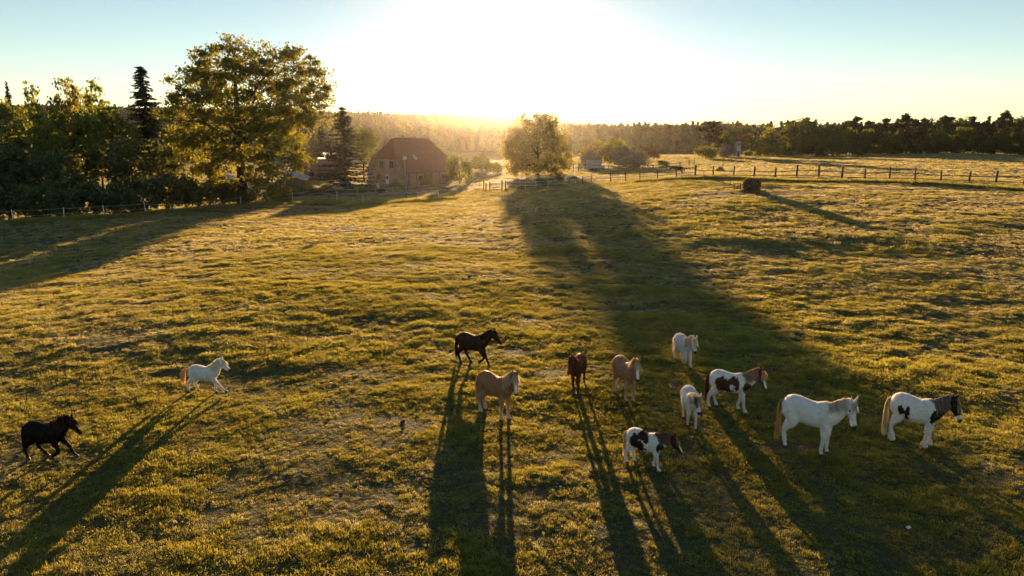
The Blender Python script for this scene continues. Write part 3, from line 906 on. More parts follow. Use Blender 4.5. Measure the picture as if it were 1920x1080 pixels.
for j in range(nv):
    for i in range(nu):
        a, b_ = j * nu + i, j * nu + (i + 1) % nu
        Fc.append((a, b_, b_ + nu, a + nu))
ob('bale_body', pydata('bale_body', V, Fc, m_hay, True), broot)
g5 = np.random.default_rng(77)
n = 2600
ph = np.arcsin(g5.uniform(-.85, 1, n)); a = g5.uniform(0, 6.28, n)
P = np.stack([np.cos(ph) ** .6 * np.cos(a) * bw * .51, np.cos(ph) ** .6 * np.sin(a) * bw * .49, bh * .47 + np.sin(ph) * bh * .5], -1)
V, Fq = leaf_quads(P, .05, g5, 7)
so = ob('loose_hay', npmesh('loose_hay', V, Fq, m_straw), broot); so['kind'] = 'stuff'
n = 2600
a, r_ = g5.uniform(0, 6.28, n), bw * (.35 + .45 * g5.uniform(0, 1, n) ** 1.3)
P = np.stack([r_ * np.cos(a), r_ * np.sin(a) * .8, np.zeros(n)], -1)
zz = gz(P[:, 0] + bp_.x, P[:, 1] + bp_.y) - bp_.z
P[:, 2] = zz + np.maximum(0, .55 - .6 * (r_ / bw - .3) * 2.4) * .55 * g5.uniform(0, 1, n) + .02
V, Fq = leaf_quads(P, .06, g5, 6)
so = ob('spilled_hay', npmesh('spilled_hay', V, Fq, m_straw), broot); so['kind'] = 'stuff'
for (xa, xb, lab) in ((1376, 1388, 'low steel feeder rack left of the hay bale'), (1425, 1447, 'low steel feeder rack right of the hay bale')):
    fa, fb = ground_at(xa, 357.5), ground_at(xb, 357.5)
    rr_ = thing('feeder_rack', fa, 0, lab, 'feeder')
    d = fb - fa; hh = 13 / pxm(fa.y)
    n_ = max(2, int(d.length / .55))
    for k in range(n_ + 1):
        thick_ = .045 if k in (0, n_) else .02
        ob('upright', MB().tube([d * (k / n_) + Vector((0, 0, -.1)), d * (k / n_) + Vector((0, 0, hh))], thick_, 6).mesh('upright', M_STEEL), rr_)
    for z_ in (hh * .97, hh * .35):
        ob('crossbar', MB().tube([Vector((0, -.03, z_)), d + Vector((0, -.03, z_))], .035, 6).mesh('crossbar', M_STEEL), rr_)

# ------------------------------------------------------------------ farmhouse
def brick_mat(name, c1, c2, mortar, scale=1.0):
    m, nt, out = mat(name)
    tc = node(nt, 'ShaderNodeTexCoord')
    mp = node(nt, 'ShaderNodeMapping')
    mp.inputs['Rotation'].default_value = (math.pi / 2, 0, 0)
    geo = node(nt, 'ShaderNodeNewGeometry')
    br = node(nt, 'ShaderNodeTexBrick')
    br.inputs['Scale'].default_value = 4.0 * scale
    br.inputs['Color1'].default_value = (*c1, 1); br.inputs['Color2'].default_value = (*c2, 1); br.inputs['Mortar'].default_value = (*mortar, 1)
    br.inputs['Mortar Size'].default_value = 0.02
    sx = node(nt, 'ShaderNodeSeparateXYZ'); cx = node(nt, 'ShaderNodeCombineXYZ')
    nt.links.new(tc.outputs['Object'], sx.inputs[0])
    ad = node(nt, 'ShaderNodeMath', operation='ADD')
    nt.links.new(sx.outputs[0], ad.inputs[0]); nt.links.new(sx.outputs[1], ad.inputs[1])
    nt.links.new(ad.outputs[0], cx.inputs[0]); nt.links.new(sx.outputs[2], cx.inputs[1])
    nt.links.new(cx.outputs[0], br.inputs['Vector'])
    nz = node(nt, 'ShaderNodeTexNoise'); nz.inputs['Scale'].default_value = .8; nz.inputs['Detail'].default_value = 6
    nt.links.new(tc.outputs['Object'], nz.inputs['Vector'])
    rp = ramp(nt, [(.3, (.65, .65, .65)), (.7, (1.2, 1.2, 1.2))]); nt.links.new(nz.outputs['Fac'], rp.inputs['Fac'])
    mu = node(nt, 'ShaderNodeMix', data_type='RGBA', blend_type='MULTIPLY'); mu.inputs[0].default_value = 1
    nt.links.new(br.outputs['Color'], mu.inputs[6]); nt.links.new(rp.outputs[0], mu.inputs[7])
    b = node(nt, 'ShaderNodeBsdfPrincipled'); b.inputs['Roughness'].default_value = .9
    nt.links.new(mu.outputs[2], b.inputs['Base Color']); nt.links.new(b.outputs[0], out.inputs[0])
    return m
def tile_mat(name, c1, c2):
    m, nt, out = mat(name)
    tc = node(nt, 'ShaderNodeTexCoord')
    wv = node(nt, 'ShaderNodeTexWave', bands_direction='Z'); wv.inputs['Scale'].default_value = 1.6; wv.inputs['Distortion'].default_value = .6
    nz = node(nt, 'ShaderNodeTexNoise'); nz.inputs['Scale'].default_value = 1.1; nz.inputs['Detail'].default_value = 8
    for n_ in (wv, nz): nt.links.new(tc.outputs['Object'], n_.inputs['Vector'])
    rp = ramp(nt, [(.3, c1), (.7, c2)]); nt.links.new(nz.outputs['Fac'], rp.inputs['Fac'])
    b = node(nt, 'ShaderNodeBsdfPrincipled'); b.inputs['Roughness'].default_value = .75
    bp = node(nt, 'ShaderNodeBump'); bp.inputs['Strength'].default_value = .5; bp.inputs['Distance'].default_value = .05
    nt.links.new(wv.outputs['Fac'], bp.inputs['Height']); nt.links.new(bp.outputs[0], b.inputs['Normal'])
    nt.links.new(rp.outputs[0], b.inputs['Base Color']); nt.links.new(b.outputs[0], out.inputs[0])
    return m
M_BRICK = brick_mat('house_brick', (.40, .20, .135), (.47, .27, .19), (.46, .38, .31))
M_BRICK2 = brick_mat('barn_brick', (.20, .065, .05), (.24, .08, .06), (.25, .2, .17))
M_TILE = tile_mat('roof_tile', (.21, .050, .032), (.30, .080, .048))
M_TILE2 = tile_mat('barn_tile', (.16, .055, .06), (.22, .08, .085))
M_FRAME = simple_mat('window_frame', (.62, .60, .56), .6, .1, 5)
M_DARKFR = simple_mat('dark_frame', (.10, .07, .05), .7, .2, 5)
M_GLASS = simple_mat('window_glass', (.02, .022, .025), .08, .2, 2, spec=.8)
M_TIMBER = simple_mat('old_timber', (.13, .085, .055), .85, .35, 4, .3)

Yh = 135 * K
hc = gpt(760, Yh)                          # near corner of the house
hc.z -= .1
ang = R(59)
house = thing('farmhouse', hc, ang, 'brick farmhouse with half-hipped red tiled roof left of the sun', 'house')
LH, WH, EH, HH, RH, INS = 19.4, 12.0, 3.3, 6.3, 10.7, 2.9
# local: x along the ridge (away), y to the left-back across the gable; walls
def wallmesh(pts, depth_v):
    n = len(pts); vs_ = [Vector(p) for p in pts] + [Vector(p) + Vector(depth_v) for p in pts]
    fs = [tuple(range(n)), tuple(reversed(range(n, 2 * n)))] + [(i, i + n, (i + 1) % n + n, (i + 1) % n) for i in range(n)]
    return MB().add(vs_, fs)
hw = WH / 2
def yroof(z):                              # half width of the roof at height z
    return hw * (RH - z) / (RH - EH)
yh_ = yroof(HH)
gable = [(0, 0, -1), (0, 0, EH), (0, hw - yh_, HH), (0, hw + yh_, HH), (0, WH, EH), (0, WH, -1)]
ob('gable_wall', wallmesh(gable, (.35, 0, 0)).mesh('gable_wall', M_BRICK), house)
ob('gable_wall', wallmesh([(LH, y, z) for _, y, z in gable], (-.35, 0, 0)).mesh('gable_wall', M_BRICK), house)
ob('side_wall', MB().box((LH / 2, .18, (EH - 1) / 2), (LH - .72, .35, EH + 1)).mesh('side_wall', M_BRICK), house)
ob('side_wall', MB().box((LH / 2, WH - .18, (EH - 1) / 2), (LH - .72, .35, EH + 1)).mesh('side_wall', M_BRICK), house)
ov, th_ = .45, .22
e0z = EH - ov * (RH - EH) / hw
def roofslab(pts, off):
    return wallmesh(pts, off)
for sgn in (0, 1):
    ye, ym = (-ov, hw) if sgn == 0 else (WH + ov, hw)
    yb = hw - yh_ if sgn == 0 else hw + yh_
    pl = [(-.35, ye, e0z + .05), (-.35, yb, HH + .05), (INS, ym, RH + .05), (LH - INS, ym, RH + .05), (LH + .35, yb, HH + .05), (LH + .35, ye, e0z + .05)]
    rf = ob('roof', roofslab(pl, (0, 0, th_)).mesh('roof', M_TILE), house)
    if sgn == 0:
        sk_ = []
        px0, pz = 6.6, 6.1
        yy = hw - yroof(pz)
        sl = math.atan2(RH - EH, hw)
        mb = MB().box((0, 0, 0), (.85, 1.3, .12))
        s1 = ob('skylight', mb.mesh('skylight', M_FRAME), house, loc=(px0, yy, pz + th_ + .12), rot=(sl, 0, 0))
        ob('pane', MB().box((0, 0, .07), (.65, 1.1, .02)).mesh('pane', simple_mat('skylight_glass', (.35, .4, .45), .05, .05, 2, spec=.8)), s1)
for xg, xr, s_ in ((-.35, INS, -1), (LH + .35, LH - INS, 1)):
    pl = [(xg + s_ * .3, hw - yh_ - .25, HH - .12), (xg + s_ * .3, hw + yh_ + .25, HH - .12), (xr, hw, RH + .06)]
    ob('hip_roof', roofslab(pl, (0, 0, th_ + .02)).mesh('hip_roof', M_TILE), house)
ob('ridge_tiles', MB().tube([(INS - .1, hw, RH + th_ + .06), (LH - INS + .1, hw, RH + th_ + .06)], .14, 7).mesh('ridge_tiles', M_TILE), house)
for a_, b_ in ((( -.65, hw - yh_ - .25, HH + .12), (INS, hw, RH + .3)), ((-.65, hw + yh_ + .25, HH + .12), (INS, hw, RH + .3)), ((LH + .65, hw - yh_ - .25, HH + .12), (LH - INS, hw, RH + .3))):
    ob('ridge_tiles', MB().tube([a_, b_], .12, 6).mesh('ridge_tiles', M_TILE), house)
def window(parent, y, z, w, h, x=-.03, frame=M_DARKFR, name='window', axis='x', mull=True):
    o_ = thing(name, (x, y, z)) if False else ob(name, MB().box((0, 0, 0), (.06, w, h) if axis == 'x' else (w, .06, h)).mesh(name, frame), parent, loc=(x, y, z))
    k = (w - .16) / 2 if mull else w - .16
    for i in ((-1, 1) if mull else (0,)):
        off = i * (k / 2 + .03)
        c_ = (-.035, off, 0) if axis == 'x' else (off, -.035, 0)
        ob('pane', MB().box(c_, (.02, k - .02, h - .16) if axis == 'x' else (k - .02, .02, h - .16)).mesh('pane', M_GLASS), o_)
    return o_
ff = 1 / (pxm(Yh) * math.sin(ang))         # metres of gable per photo pixel
window(house, (760 - 732) * ff, 4.75, 1.1, 1.5)
window(house, (760 - 710) * ff, 4.75, 1.1, 1.5)
window(house, (760 - 704) * ff, 1.75, 1.2, 1.5)
dr = ob('door', MB().box((0, 0, 1.05), (.08, .98, 2.1)).mesh('door', M_FRAME), house, loc=(-.05, (760 - 722) * ff, .25))
ob('pane', MB().box((-.05, 0, 1.5), (.02, .6, .8)).mesh('pane', M_GLASS), dr)
ob('handle', MB().box((-.06, .38, 1.0), (.05, .05, .15)).mesh('handle', M_STEEL), dr)
ob('step', MB().box((-.6, (760 - 722) * ff, .05), (1.0, 1.6, .35)).mesh('step', simple_mat('stone_step', (.3, .28, .25), .9)), house)
ob('beam', MB().box((LH / 2, -.06, 2.75), (LH - .4, .16, .24)).mesh('beam', M_TIMBER), house)
for xx in (1.2, 4.2, 7.2, 10.2, 13.2, 16.4):
    ob('beam', MB().box((xx, -.055, 1.0), (.22, .15, 3.2)).mesh('beam', M_TIMBER), house)
window(house, -.03, 1.5, 1.6, 1.3, 5.7, M_FRAME, 'window', 'y')
window(house, -.03, 1.5, 1.6, 1.3, 14.8, M_FRAME, 'window', 'y')
ob('barn_door', MB().box((8.7, -.06, 1.1), (2.4, .1, 2.6)).mesh('barn_door', M_TIMBER), house)

# barn behind the oak and spruce
Yb = 150 * K
bc = gpt(560, Yb); bc.z -= .2
barn = thing('barn', bc, R(12), 'low barn with purplish red tiled roof between the oak and the broad spruce', 'barn')
s_b = 1 / pxm(Yb)
LB, WB, EB, RB = 82 * s_b, 9.0, htop(600, 316, Yb), htop(600, 299, Yb)
ob('wall', wallmesh([(0, 0, -1), (0, 0, EB), (0, WB / 2, RB - .2), (0, WB, EB), (0, WB, -1)], (LB, 0, 0)).mesh('wall', M_BRICK2), barn)
for y0_, y1_ in ((-.5, WB / 2), (WB + .5, WB / 2)):
    z0_ = EB - .5 * (RB - EB) / (WB / 2)
    ob('roof', wallmesh([(-.4, y0_, z0_), (LB + .4, y0_, z0_), (LB + .4, y1_, RB), (-.4, y1_, RB)], (0, 0, .2)).mesh('roof', M_TILE2), barn)
ob('barn_door', MB().box((LB * .55, -.05, 1.5), (3.0, .12, 3.0)).mesh('barn_door', M_TIMBER), barn)
window(barn, -.04, 1.9, 1.2, 1.0, LB * .28, M_DARKFR, 'window', 'y')
window(barn, -.04, 1.9, 1.2, 1.0, LB * .80, M_DARKFR, 'window', 'y')
# sunlit smoke drifting off the barn roof
m_smoke, nt, out = mat('white_smoke')
pv = node(nt, 'ShaderNodeVolumePrincipled'); pv.inputs['Color'].default_value = (1, .97, .93, 1); pv.inputs['Density'].default_value = .4; pv.inputs['Anisotropy'].default_value = .7
nt.links.new(pv.outputs[0], out.inputs['Volume'])
bm = bmesh.new()
for k, (px, py, r_) in enumerate([(602, 297, 5.5), (609, 292, 6.5), (616, 291, 5.0), (622, 293, 4), (627, 287, 3.2), (597, 299, 3.4)]):
    p = at(px, py, Yb + 6)
    bmesh.ops.create_icosphere(bm, subdivisions=3, radius=r_ * s_b, matrix=Matrix.Translation(p))
me_ = bpy.data.meshes.new('smoke'); bm.to_mesh(me_); bm.free(); me_.materials.append(m_smoke)
so = ob('smoke', me_)
rmd = so.modifiers.new('r', 'REMESH'); rmd.mode = 'VOXEL'; rmd.voxel_size = .22
tx = bpy.data.textures.new('puff', 'CLOUDS'); tx.noise_scale = .55
dmd = so.modifiers.new('d', 'DISPLACE'); dmd.texture = tx; dmd.strength = .7; dmd.mid_level = .5; dmd.texture_coords = 'LOCAL'
tag(so, 'bright puff of white smoke above the barn roof', 'smoke', kind='stuff')

# white tarpaulin roofs half hidden under the oak
M_TARP = simple_mat('grey_white_sheet', (.40, .38, .35), .6, .2, 2)
for (xa, ya, xb, yb_, Yt, lab) in ((532, 325, 572, 338, 118 * K, 'pale sloping shed roof seen under the right edge of the oak'), (404, 334, 430, 340, 100 * K, 'pale shed roof glimpsed through leaves under the left of the oak')):
    a_, b_ = at(xa, ya, Yt), at(xb, yb_, Yt)
    g_a = gpt((xa + xb) / 2, Yt)
    sh = thing('shed', g_a, 0, lab, 'shed')
    a_, b_ = a_ - g_a, b_ - g_a
    ob('roof', wallmesh([a_, b_, b_ + Vector((0, 4, .5)), a_ + Vector((0, 4, .5))], (0, 0, .08)).mesh('roof', M_TARP), sh)
    ob('wall', wallmesh([(a_.x + .2, .3, -.5), (b_.x - .2, .3, -.5), (b_.x - .2, .3, b_.z - .05), (a_.x + .2, .3, a_.z - .05)], (0, 3.2, 0)).mesh('wall', M_TIMBER), sh)

# parked car behind the hedge
M_PAINT = simple_mat('car_paint', (.05, .055, .06), .25, .1, 3, spec=.6)
M_TYRE = simple_mat('tyre', (.02, .02, .02), .9)
M_CARGL = simple_mat('car_glass', (.10, .12, .12), .05, .1, 2, spec=1.0)
M_RED = simple_mat('tail_lamp', (.35, .03, .02), .3, .1, 3)
def car(px, Y, rz, label, paint):
    c_ = thing('parked_car', gpt(px, Y), rz, label, 'car')
    prof = [(-2.1, .35), (-2.12, .75), (-1.95, .95), (-1.45, 1.02), (-.95, 1.45), (.75, 1.48), (1.5, 1.05), (2.05, .95), (2.12, .55), (2.05, .32)]
    vs_, fs = [], []
    n = len(prof)
    for i, yv in enumerate((-.84, -.72, .72, .84)):
        k = 1.0 if i in (1, 2) else .96
        for x_, z_ in prof:
            tuck = .0 if z_ < 1.03 else .10
            yy = yv * (1 - tuck)
            vs_.append((x_ * k, yy, .32 + (z_ - .32) * (1 if i in (1, 2) else .985)))
    for i in range(3):
        for j in range(n):
            a, b_ = i * n + j, i * n + (j + 1) % n
            fs.append((a, b_, b_ + n, a + n))
    fs += [tuple(range(n)), tuple(reversed(range(3 * n, 4 * n)))]
    ob('body', MB().add(vs_, fs).mesh('body', paint), c_)
    for sy in (-1, 1):
        for (pts) in ([(-1.35, 1.05), (-.95, 1.38), (-.15, 1.40), (-.15, 1.03)], [(-.05, 1.03), (-.05, 1.40), (.68, 1.40), (1.25, 1.06)]):
            w_ = wallmesh([(x_, sy * .765, z_) for x_, z_ in pts], (0, sy * .02, 0))
            ob('side_window', w_.mesh('side_window', M_CARGL), c_)
        ob('tail_lamp', MB().box((-2.07, sy * .6, .82), (.12, .25, .28)).mesh('tail_lamp', M_RED), c_)
        ob('headlight', MB().box((2.06, sy * .6, .78), (.1, .3, .16)).mesh('headlight', M_FRAME), c_)
        for sx in (-1.3, 1.32):
            w = ob('wheel', MB().tube([(0, -.1, 0), (0, .1, 0)], [.33, .33], 18).mesh('wheel', M_TYRE), c_, loc=(sx, sy * .78, .33))
            ob('rim', MB().tube([(0, sy * .09, 0), (0, sy * .115, 0)], [.19, .19], 12).mesh('rim', M_STEEL), w)
    ob('windscreen', wallmesh([(1.43, -.62, 1.09), (.80, -.60, 1.43), (.80, .60, 1.43), (1.43, .62, 1.09)], (.03, 0, .02)).mesh('windscreen', M_CARGL), c_)
    ob('rear_window', wallmesh([(-1.42, -.62, 1.07), (-1.42, .62, 1.07), (-.98, .60, 1.41), (-.98, -.60, 1.41)], (-.03, 0, .02)).mesh('rear_window', M_CARGL), c_)
    return c_
car(646, 116 * K, R(190), 'dark parked car behind the hedge in front of the broad spruce', M_PAINT)

# yard lamp
lp = ground_at(762, 375)
lroot = thing('yard_lamp', lp, 0, 'tall thin yard lamp with round white head in front of the farmhouse', 'lamp')
lh_ = at(761, 299, lp.y).z - lp.z
M_GREYMET = simple_mat('galvanised', (.38, .37, .36), .5, .15, 4, metal=.3)
ob('pole', MB().tube([(0, 0, -.3), (0, 0, lh_ * .5), (-.06, 0, lh_)], [.075, .06, .045], 8).mesh('pole', M_GREYMET), lroot)
ob('pole_base', MB().tube([(0, 0, -.2), (0, 0, 1.1)], [.12, .11], 8).mesh('pole_base', M_WOOD), lroot)
bm = bmesh.new(); bmesh.ops.create_uvsphere(bm, u_segments=16, v_segments=10, radius=.36)
for v in bm.verts: v.co.z *= .82
me_ = bpy.data.meshes.new('lamp_head'); bm.to_mesh(me_); bm.free(); me_.materials.append(M_WHITE)
ob('lamp_head', me_, lroot, loc=(-.06, 0, lh_ + .2))
ob('aerial', MB().tube([(-.06, 0, lh_ + .4), (-.4, 0, lh_ + 1.0)], .025, 5).mesh('aerial', M_GREYMET), lroot)

# small white sign by the hedge and a white bin by the door
wb = gpt(708, 124 * K)
wr = thing('white_bin', wb, .3, 'small white bin standing left of the farmhouse door', 'bin')
ob('bin_body', MB().tube([(0, 0, -.1), (0, 0, .9)], [.26, .32], 10).mesh('bin_body', M_WHITE), wr)
ob('lid', MB().tube([(0, 0, .9), (0, 0, .98)], [.35, .30], 10).mesh('lid', M_WHITE), wr)

# ------------------------------------------------------------------ farm track draped on the ground
m_track = simple_mat('gravel_track', (.30, .27, .235), .95, .3, 1.5, .4)
cpx = [(560, 371, 3), (640, 366, 2.6), (720, 363, 2.4), (790, 361.5, 2.6), (840, 356, 2.8), (880, 350, 3.0), (930, 343, 3.2), (990, 336, 3.2)]
mids = []
for a_, b_ in zip(cpx[:-1], cpx[1:]):
    for k in range(6):
        t = k / 6
        g0 = ground_at(a_[0] + (b_[0] - a_[0]) * t, a_[1] + (b_[1] - a_[1]) * t)
        mids.append((g0, a_[2] + (b_[2] - a_[2]) * t))
V, Fc = [], []
for i, (p, w) in enumerate(mids):
    q_ = mids[min(i + 1, len(mids) - 1)][0] - mids[max(i - 1, 0)][0]
    nrm = Vector((-q_.y, q_.x, 0)).normalized()
    for k in range(7):
        e_ = p + nrm * w * (k / 6 - .5) * (1 + rnd.uniform(-.08, .08))
        V.append((e_.x, e_.y, gz1(e_.x, e_.y) + .10))
for i in range(len(mids) - 1):
    for k in range(6):
        a = i * 7 + k
        Fc.append((a, a + 1, a + 8, a + 7))
tag(ob('farm_track', pydata('farm_track', V, Fc, m_track, True)), kind='structure')

# ------------------------------------------------------------------ tower, trailer, pylon, mast
Yt = 213 * K
tb = gpt(1380.5, Yt)
tw = thing('tower', tb, R(20), 'slim white transformer tower with red roof among the trees on the right', 'tower')
w_ = 11.0 / pxm(Yt) / 1.2; th0 = htop(1380, 252, Yt)
m_pl = simple_mat('white_render', (.50, .47, .44), .9, .15, 1.2, .2)
ob('shaft', MB().box((0, 0, th0 * .32), (w_, w_, th0 * .72)).mesh('shaft', m_pl), tw)
ob('upper_band', MB().box((0, 0, th0 * .735), (w_ + .12, w_ + .12, th0 * .11)).mesh('upper_band', M_TIMBER), tw)
ob('roof', MB().add([(-w_ * .62, -w_ * .62, th0 * .79), (w_ * .62, -w_ * .62, th0 * .79), (w_ * .62, w_ * .62, th0 * .79), (-w_ * .62, w_ * .62, th0 * .79), (-w_ * .55, 0, th0), (w_ * .55, 0, th0)],
   [(3, 2, 1, 0), (0, 1, 5, 4), (2, 3, 4, 5), (1, 2, 5), (3, 0, 4)]).mesh('roof', M_TILE), tw)
ob('door', MB().box((0, -w_ / 2 - .03, 1.0), (.9, .06, 2.0)).mesh('door', M_TIMBER), tw)
ob('vent', MB().box((0, -w_ / 2 - .03, th0 * .55), (.7, .06, .8)).mesh('vent', M_DARKFR), tw)

Yr = 150 * K
tr0 = gpt(1112, Yr)
tl = thing('horse_trailer', tr0, R(8), 'boxy pale trailer parked under the blossoming bush', 'trailer')
ob('body', wallmesh([(-1.7, -1.1, .5), (1.7, -1.1, .5), (1.75, -1.1, 2.2), (1.45, -1.1, 2.6), (-1.7, -1.1, 2.6)], (0, 2.2, 0)).mesh('body', simple_mat('trailer_panel', (.45, .44, .43), .5, .12, 2)), tl)
ob('roof_edge', MB().box((-.1, 0, 2.65), (3.5, 2.35, .1)).mesh('roof_edge', M_TARP), tl)
for sx in (-.5, .45):
    for sy in (-1.05, 1.05):
        ob('wheel', MB().tube([(sx, sy - .1, .32), (sx, sy + .1, .32)], [.33, .33], 14).mesh('wheel', M_TYRE), tl)
ob('drawbar', MB().tube([(1.7, 0, .55), (3.0, 0, .5)], .06, 6).mesh('drawbar', M_STEEL), tl)
tk0 = gpt(1127, Yr + 1)
tk = thing('water_tank', tk0, R(5), 'small pale water tank right of the trailer', 'tank')
ob('tank_body', MB().tube([(-.75, 0, .75), (-.7, 0, .75), (.7, 0, .75), (.75, 0, .75)], [.3, .52, .52, .3], 14).mesh('tank_body', M_TARP), tk)
for sx in (-.45, .45):
    ob('cradle', MB().box((sx, 0, .15), (.12, .9, .55)).mesh('cradle', M_STEEL), tk)

def lattice(name, px, pytop, Y, label, wbase, arms):
    b0_ = gpt(px, Y)
    h = at(px, pytop, Y).z - b0_.z
    r_ = thing(name, b0_, R(30), label, 'pylon')
    mb = MB()
    for sx in (-1, 1):
        for sy in (-1, 1):
            mb.tube([(sx * wbase, sy * wbase, -1), (sx * wbase * .3, sy * wbase * .3, h * .6), (sx * .15, sy * .15, h)], .22, 4)
    n = 9
    for k in range(n):
        z0_, z1_ = h * k / n, h * (k + 1) / n
        f0, f1 = [wbase * max(.08, 1 - 1.15 * z / h) for z in (z0_, z1_)]
        for (ax, ay, bx, by) in ((-1, -1, 1, -1), (1, -1, 1, 1), (1, 1, -1, 1), (-1, 1, -1, -1)):
            mb.tube([(ax * f0, ay * f0, z0_), (bx * f1, by * f1, z1_)], .12, 3)
    ob('lattice', mb.mesh('lattice', M_STEEL), r_)
    for f_, l_ in arms:
        ob('cross_arm', MB().tube([(-l_, 0, h * f_), (0, 0, h * f_ + .6), (l_, 0, h * f_)], .25, 4).mesh('cross_arm', M_STEEL), r_)
    return r_
lattice('power_pylon', 1046, 206, 1450, 'faint power pylon on the ridge above the centre tree', 3.2, ((.72, 6), (.84, 5)))
mb0 = gpt(1692, 1350)
mr = thing('radio_mast', mb0, 0, 'hair-thin radio mast above the right wood', 'mast')
ob('mast_tube', MB().tube([(0, 0, -1), (0, 0, at(1692, 199, 1350).z - mb0.z)], [.55, .3], 5).mesh('mast_tube', M_STEEL), mr)

# ------------------------------------------------------------------ stump, clods, scrap
sp = ground_at(1350, 321)
st_ = thing('brushwood_heap', sp, 0, 'low brown brushwood heap with a stake beyond the crest fence', 'heap')
hr = 8.5 / pxm(sp.y)
V, Fc = [], []
for j in range(7):
    for i in range(16):
        a = 2 * math.pi * i / 16; f_ = j / 6
        rr_ = hr * math.cos(f_ * 1.45) ** .6 * (1 + .25 * float(fbm(np.array([math.cos(a) * 2]), np.array([math.sin(a) * 2 + f_ * 3]), 4, 2)[0]))
        V.append((rr_ * math.cos(a), rr_ * math.sin(a) * .8, f_ * hr * .95 - .15))
for j in range(6):
    for i in range(16):
        a, b_ = j * 16 + i, j * 16 + (i + 1) % 16
        Fc.append((a, b_, b_ + 16, a + 16))
ob('heap_body', pydata('heap_body', V, Fc, simple_mat('brushwood', (.20, .10, .055), .95, .4, 5, .8), True), st_)
for k in range(14):
    a = k * .45
    ob('branch', MB().tube([(math.cos(a) * hr * .9, math.sin(a) * hr * .7, .1), (math.cos(a + 2.2) * hr * .4, math.sin(a + 2.2) * hr * .3, hr * rnd.uniform(.8, 1.15))], [.06, .03], 4).mesh('branch', M_WOOD), st_)
ob('stake', MB().tube([(hr * .6, 0, -.2), (hr * .55, 0, 2.6)], [.08, .06], 6).mesh('stake', M_WOOD), st_)

# dung and turned soil clods strewn over the pasture
m_clod = simple_mat('soil_clod', (.060, .038, .025), .95, .4, 14, .8)
ccol = bpy.data.collections.new('clods')
for i in range(4):
    bm = bmesh.new()
    g6 = random.Random(400 + i)
    for k in range(7):
        a = g6.uniform(0, 6.28); r_ = g6.uniform(0, .13)
        bmesh.ops.create_icosphere(bm, subdivisions=2, radius=g6.uniform(.05, .10), matrix=Matrix.Translation((r_ * math.cos(a), r_ * math.sin(a), g6.uniform(.0, .08))))
    for v in bm.verts:
        v.co *= 1 + g6.uniform(-.12, .12)
    me_ = bpy.data.meshes.new('clod'); bm.to_mesh(me_); bm.free(); me_.materials.append(m_clod)
    ccol.objects.link(bpy.data.objects.new('clod', me_))
n = 1500
x, y, r = scatter(n, 9, 85)
keep = nrng.uniform(0, 1, n) < np.clip(.42 + 1.6 * fbm(x / 12, y / 9, 303, 2), .05, 1)
x, y, r = x[keep], y[keep], r[keep]
so = instancer('soil_clods', x, y, nrng.uniform(.25, 1.0, len(x)) ** 1.5 * np.interp(r, [9, 30, 120], [.42, .75, 1.7]), ccol, .6)
tag(so, 'dark clods of soil and dung strewn over the pasture', 'soil', kind='stuff')
# longer grass left standing under the fences
lx_, ly_ = [], []
for pts_, n_, wd in (([(1200, 341), (1303, 335), (1410, 337), (1510, 340), (1640, 342), (1780, 348), (1925, 357)], 1500, .8),
                     ([(640, 388), (700, 383), (760, 378), (800, 376), (850, 372)], 500, 1.2), ([(20, 419), (200, 409), (400, 394), (500, 383), (640, 382)], 900, 1.2)):
    for k in range(n_):
        t = rnd.random() * (len(pts_) - 1); i = int(t); f_ = t - i
        gp = [ground_at(*p) for p in pts_] if k == 0 else gp
        p = gp[i] + (gp[min(i + 1, len(gp) - 1)] - gp[i]) * f_
        lx_.append(p.x + rnd.gauss(0, .3)); ly_.append(p.y + rnd.gauss(0, wd * .5))
so = instancer('rough_grass', np.array(lx_), np.array(ly_), nrng.uniform(2.5, 4.6, len(lx_)), gcol, 1.4)
tag(so, 'rough uncut grass standing along the fence lines', 'grass', kind='stuff')
sp = ground_at(1703, 997)
V = [(0, 0, .02), (.07, .01, .05), (.10, .05, .02), (.05, .08, .06), (-.03, .07, .03), (.02, .03, .09), (-.05, .02, .05)]
sr = ob('paper_scrap', pydata('paper_scrap', [Vector(v) * 1.0 for v in V], [(0, 1, 5), (1, 2, 5), (2, 3, 5), (3, 4, 5), (4, 6, 5), (6, 0, 5), (0, 6, 4, 3, 2, 1)], M_WHITE), loc=(sp.x, sp.y, sp.z + .06))
tag(sr, 'tiny crumpled white scrap on the shaded grass at lower right', 'scrap')
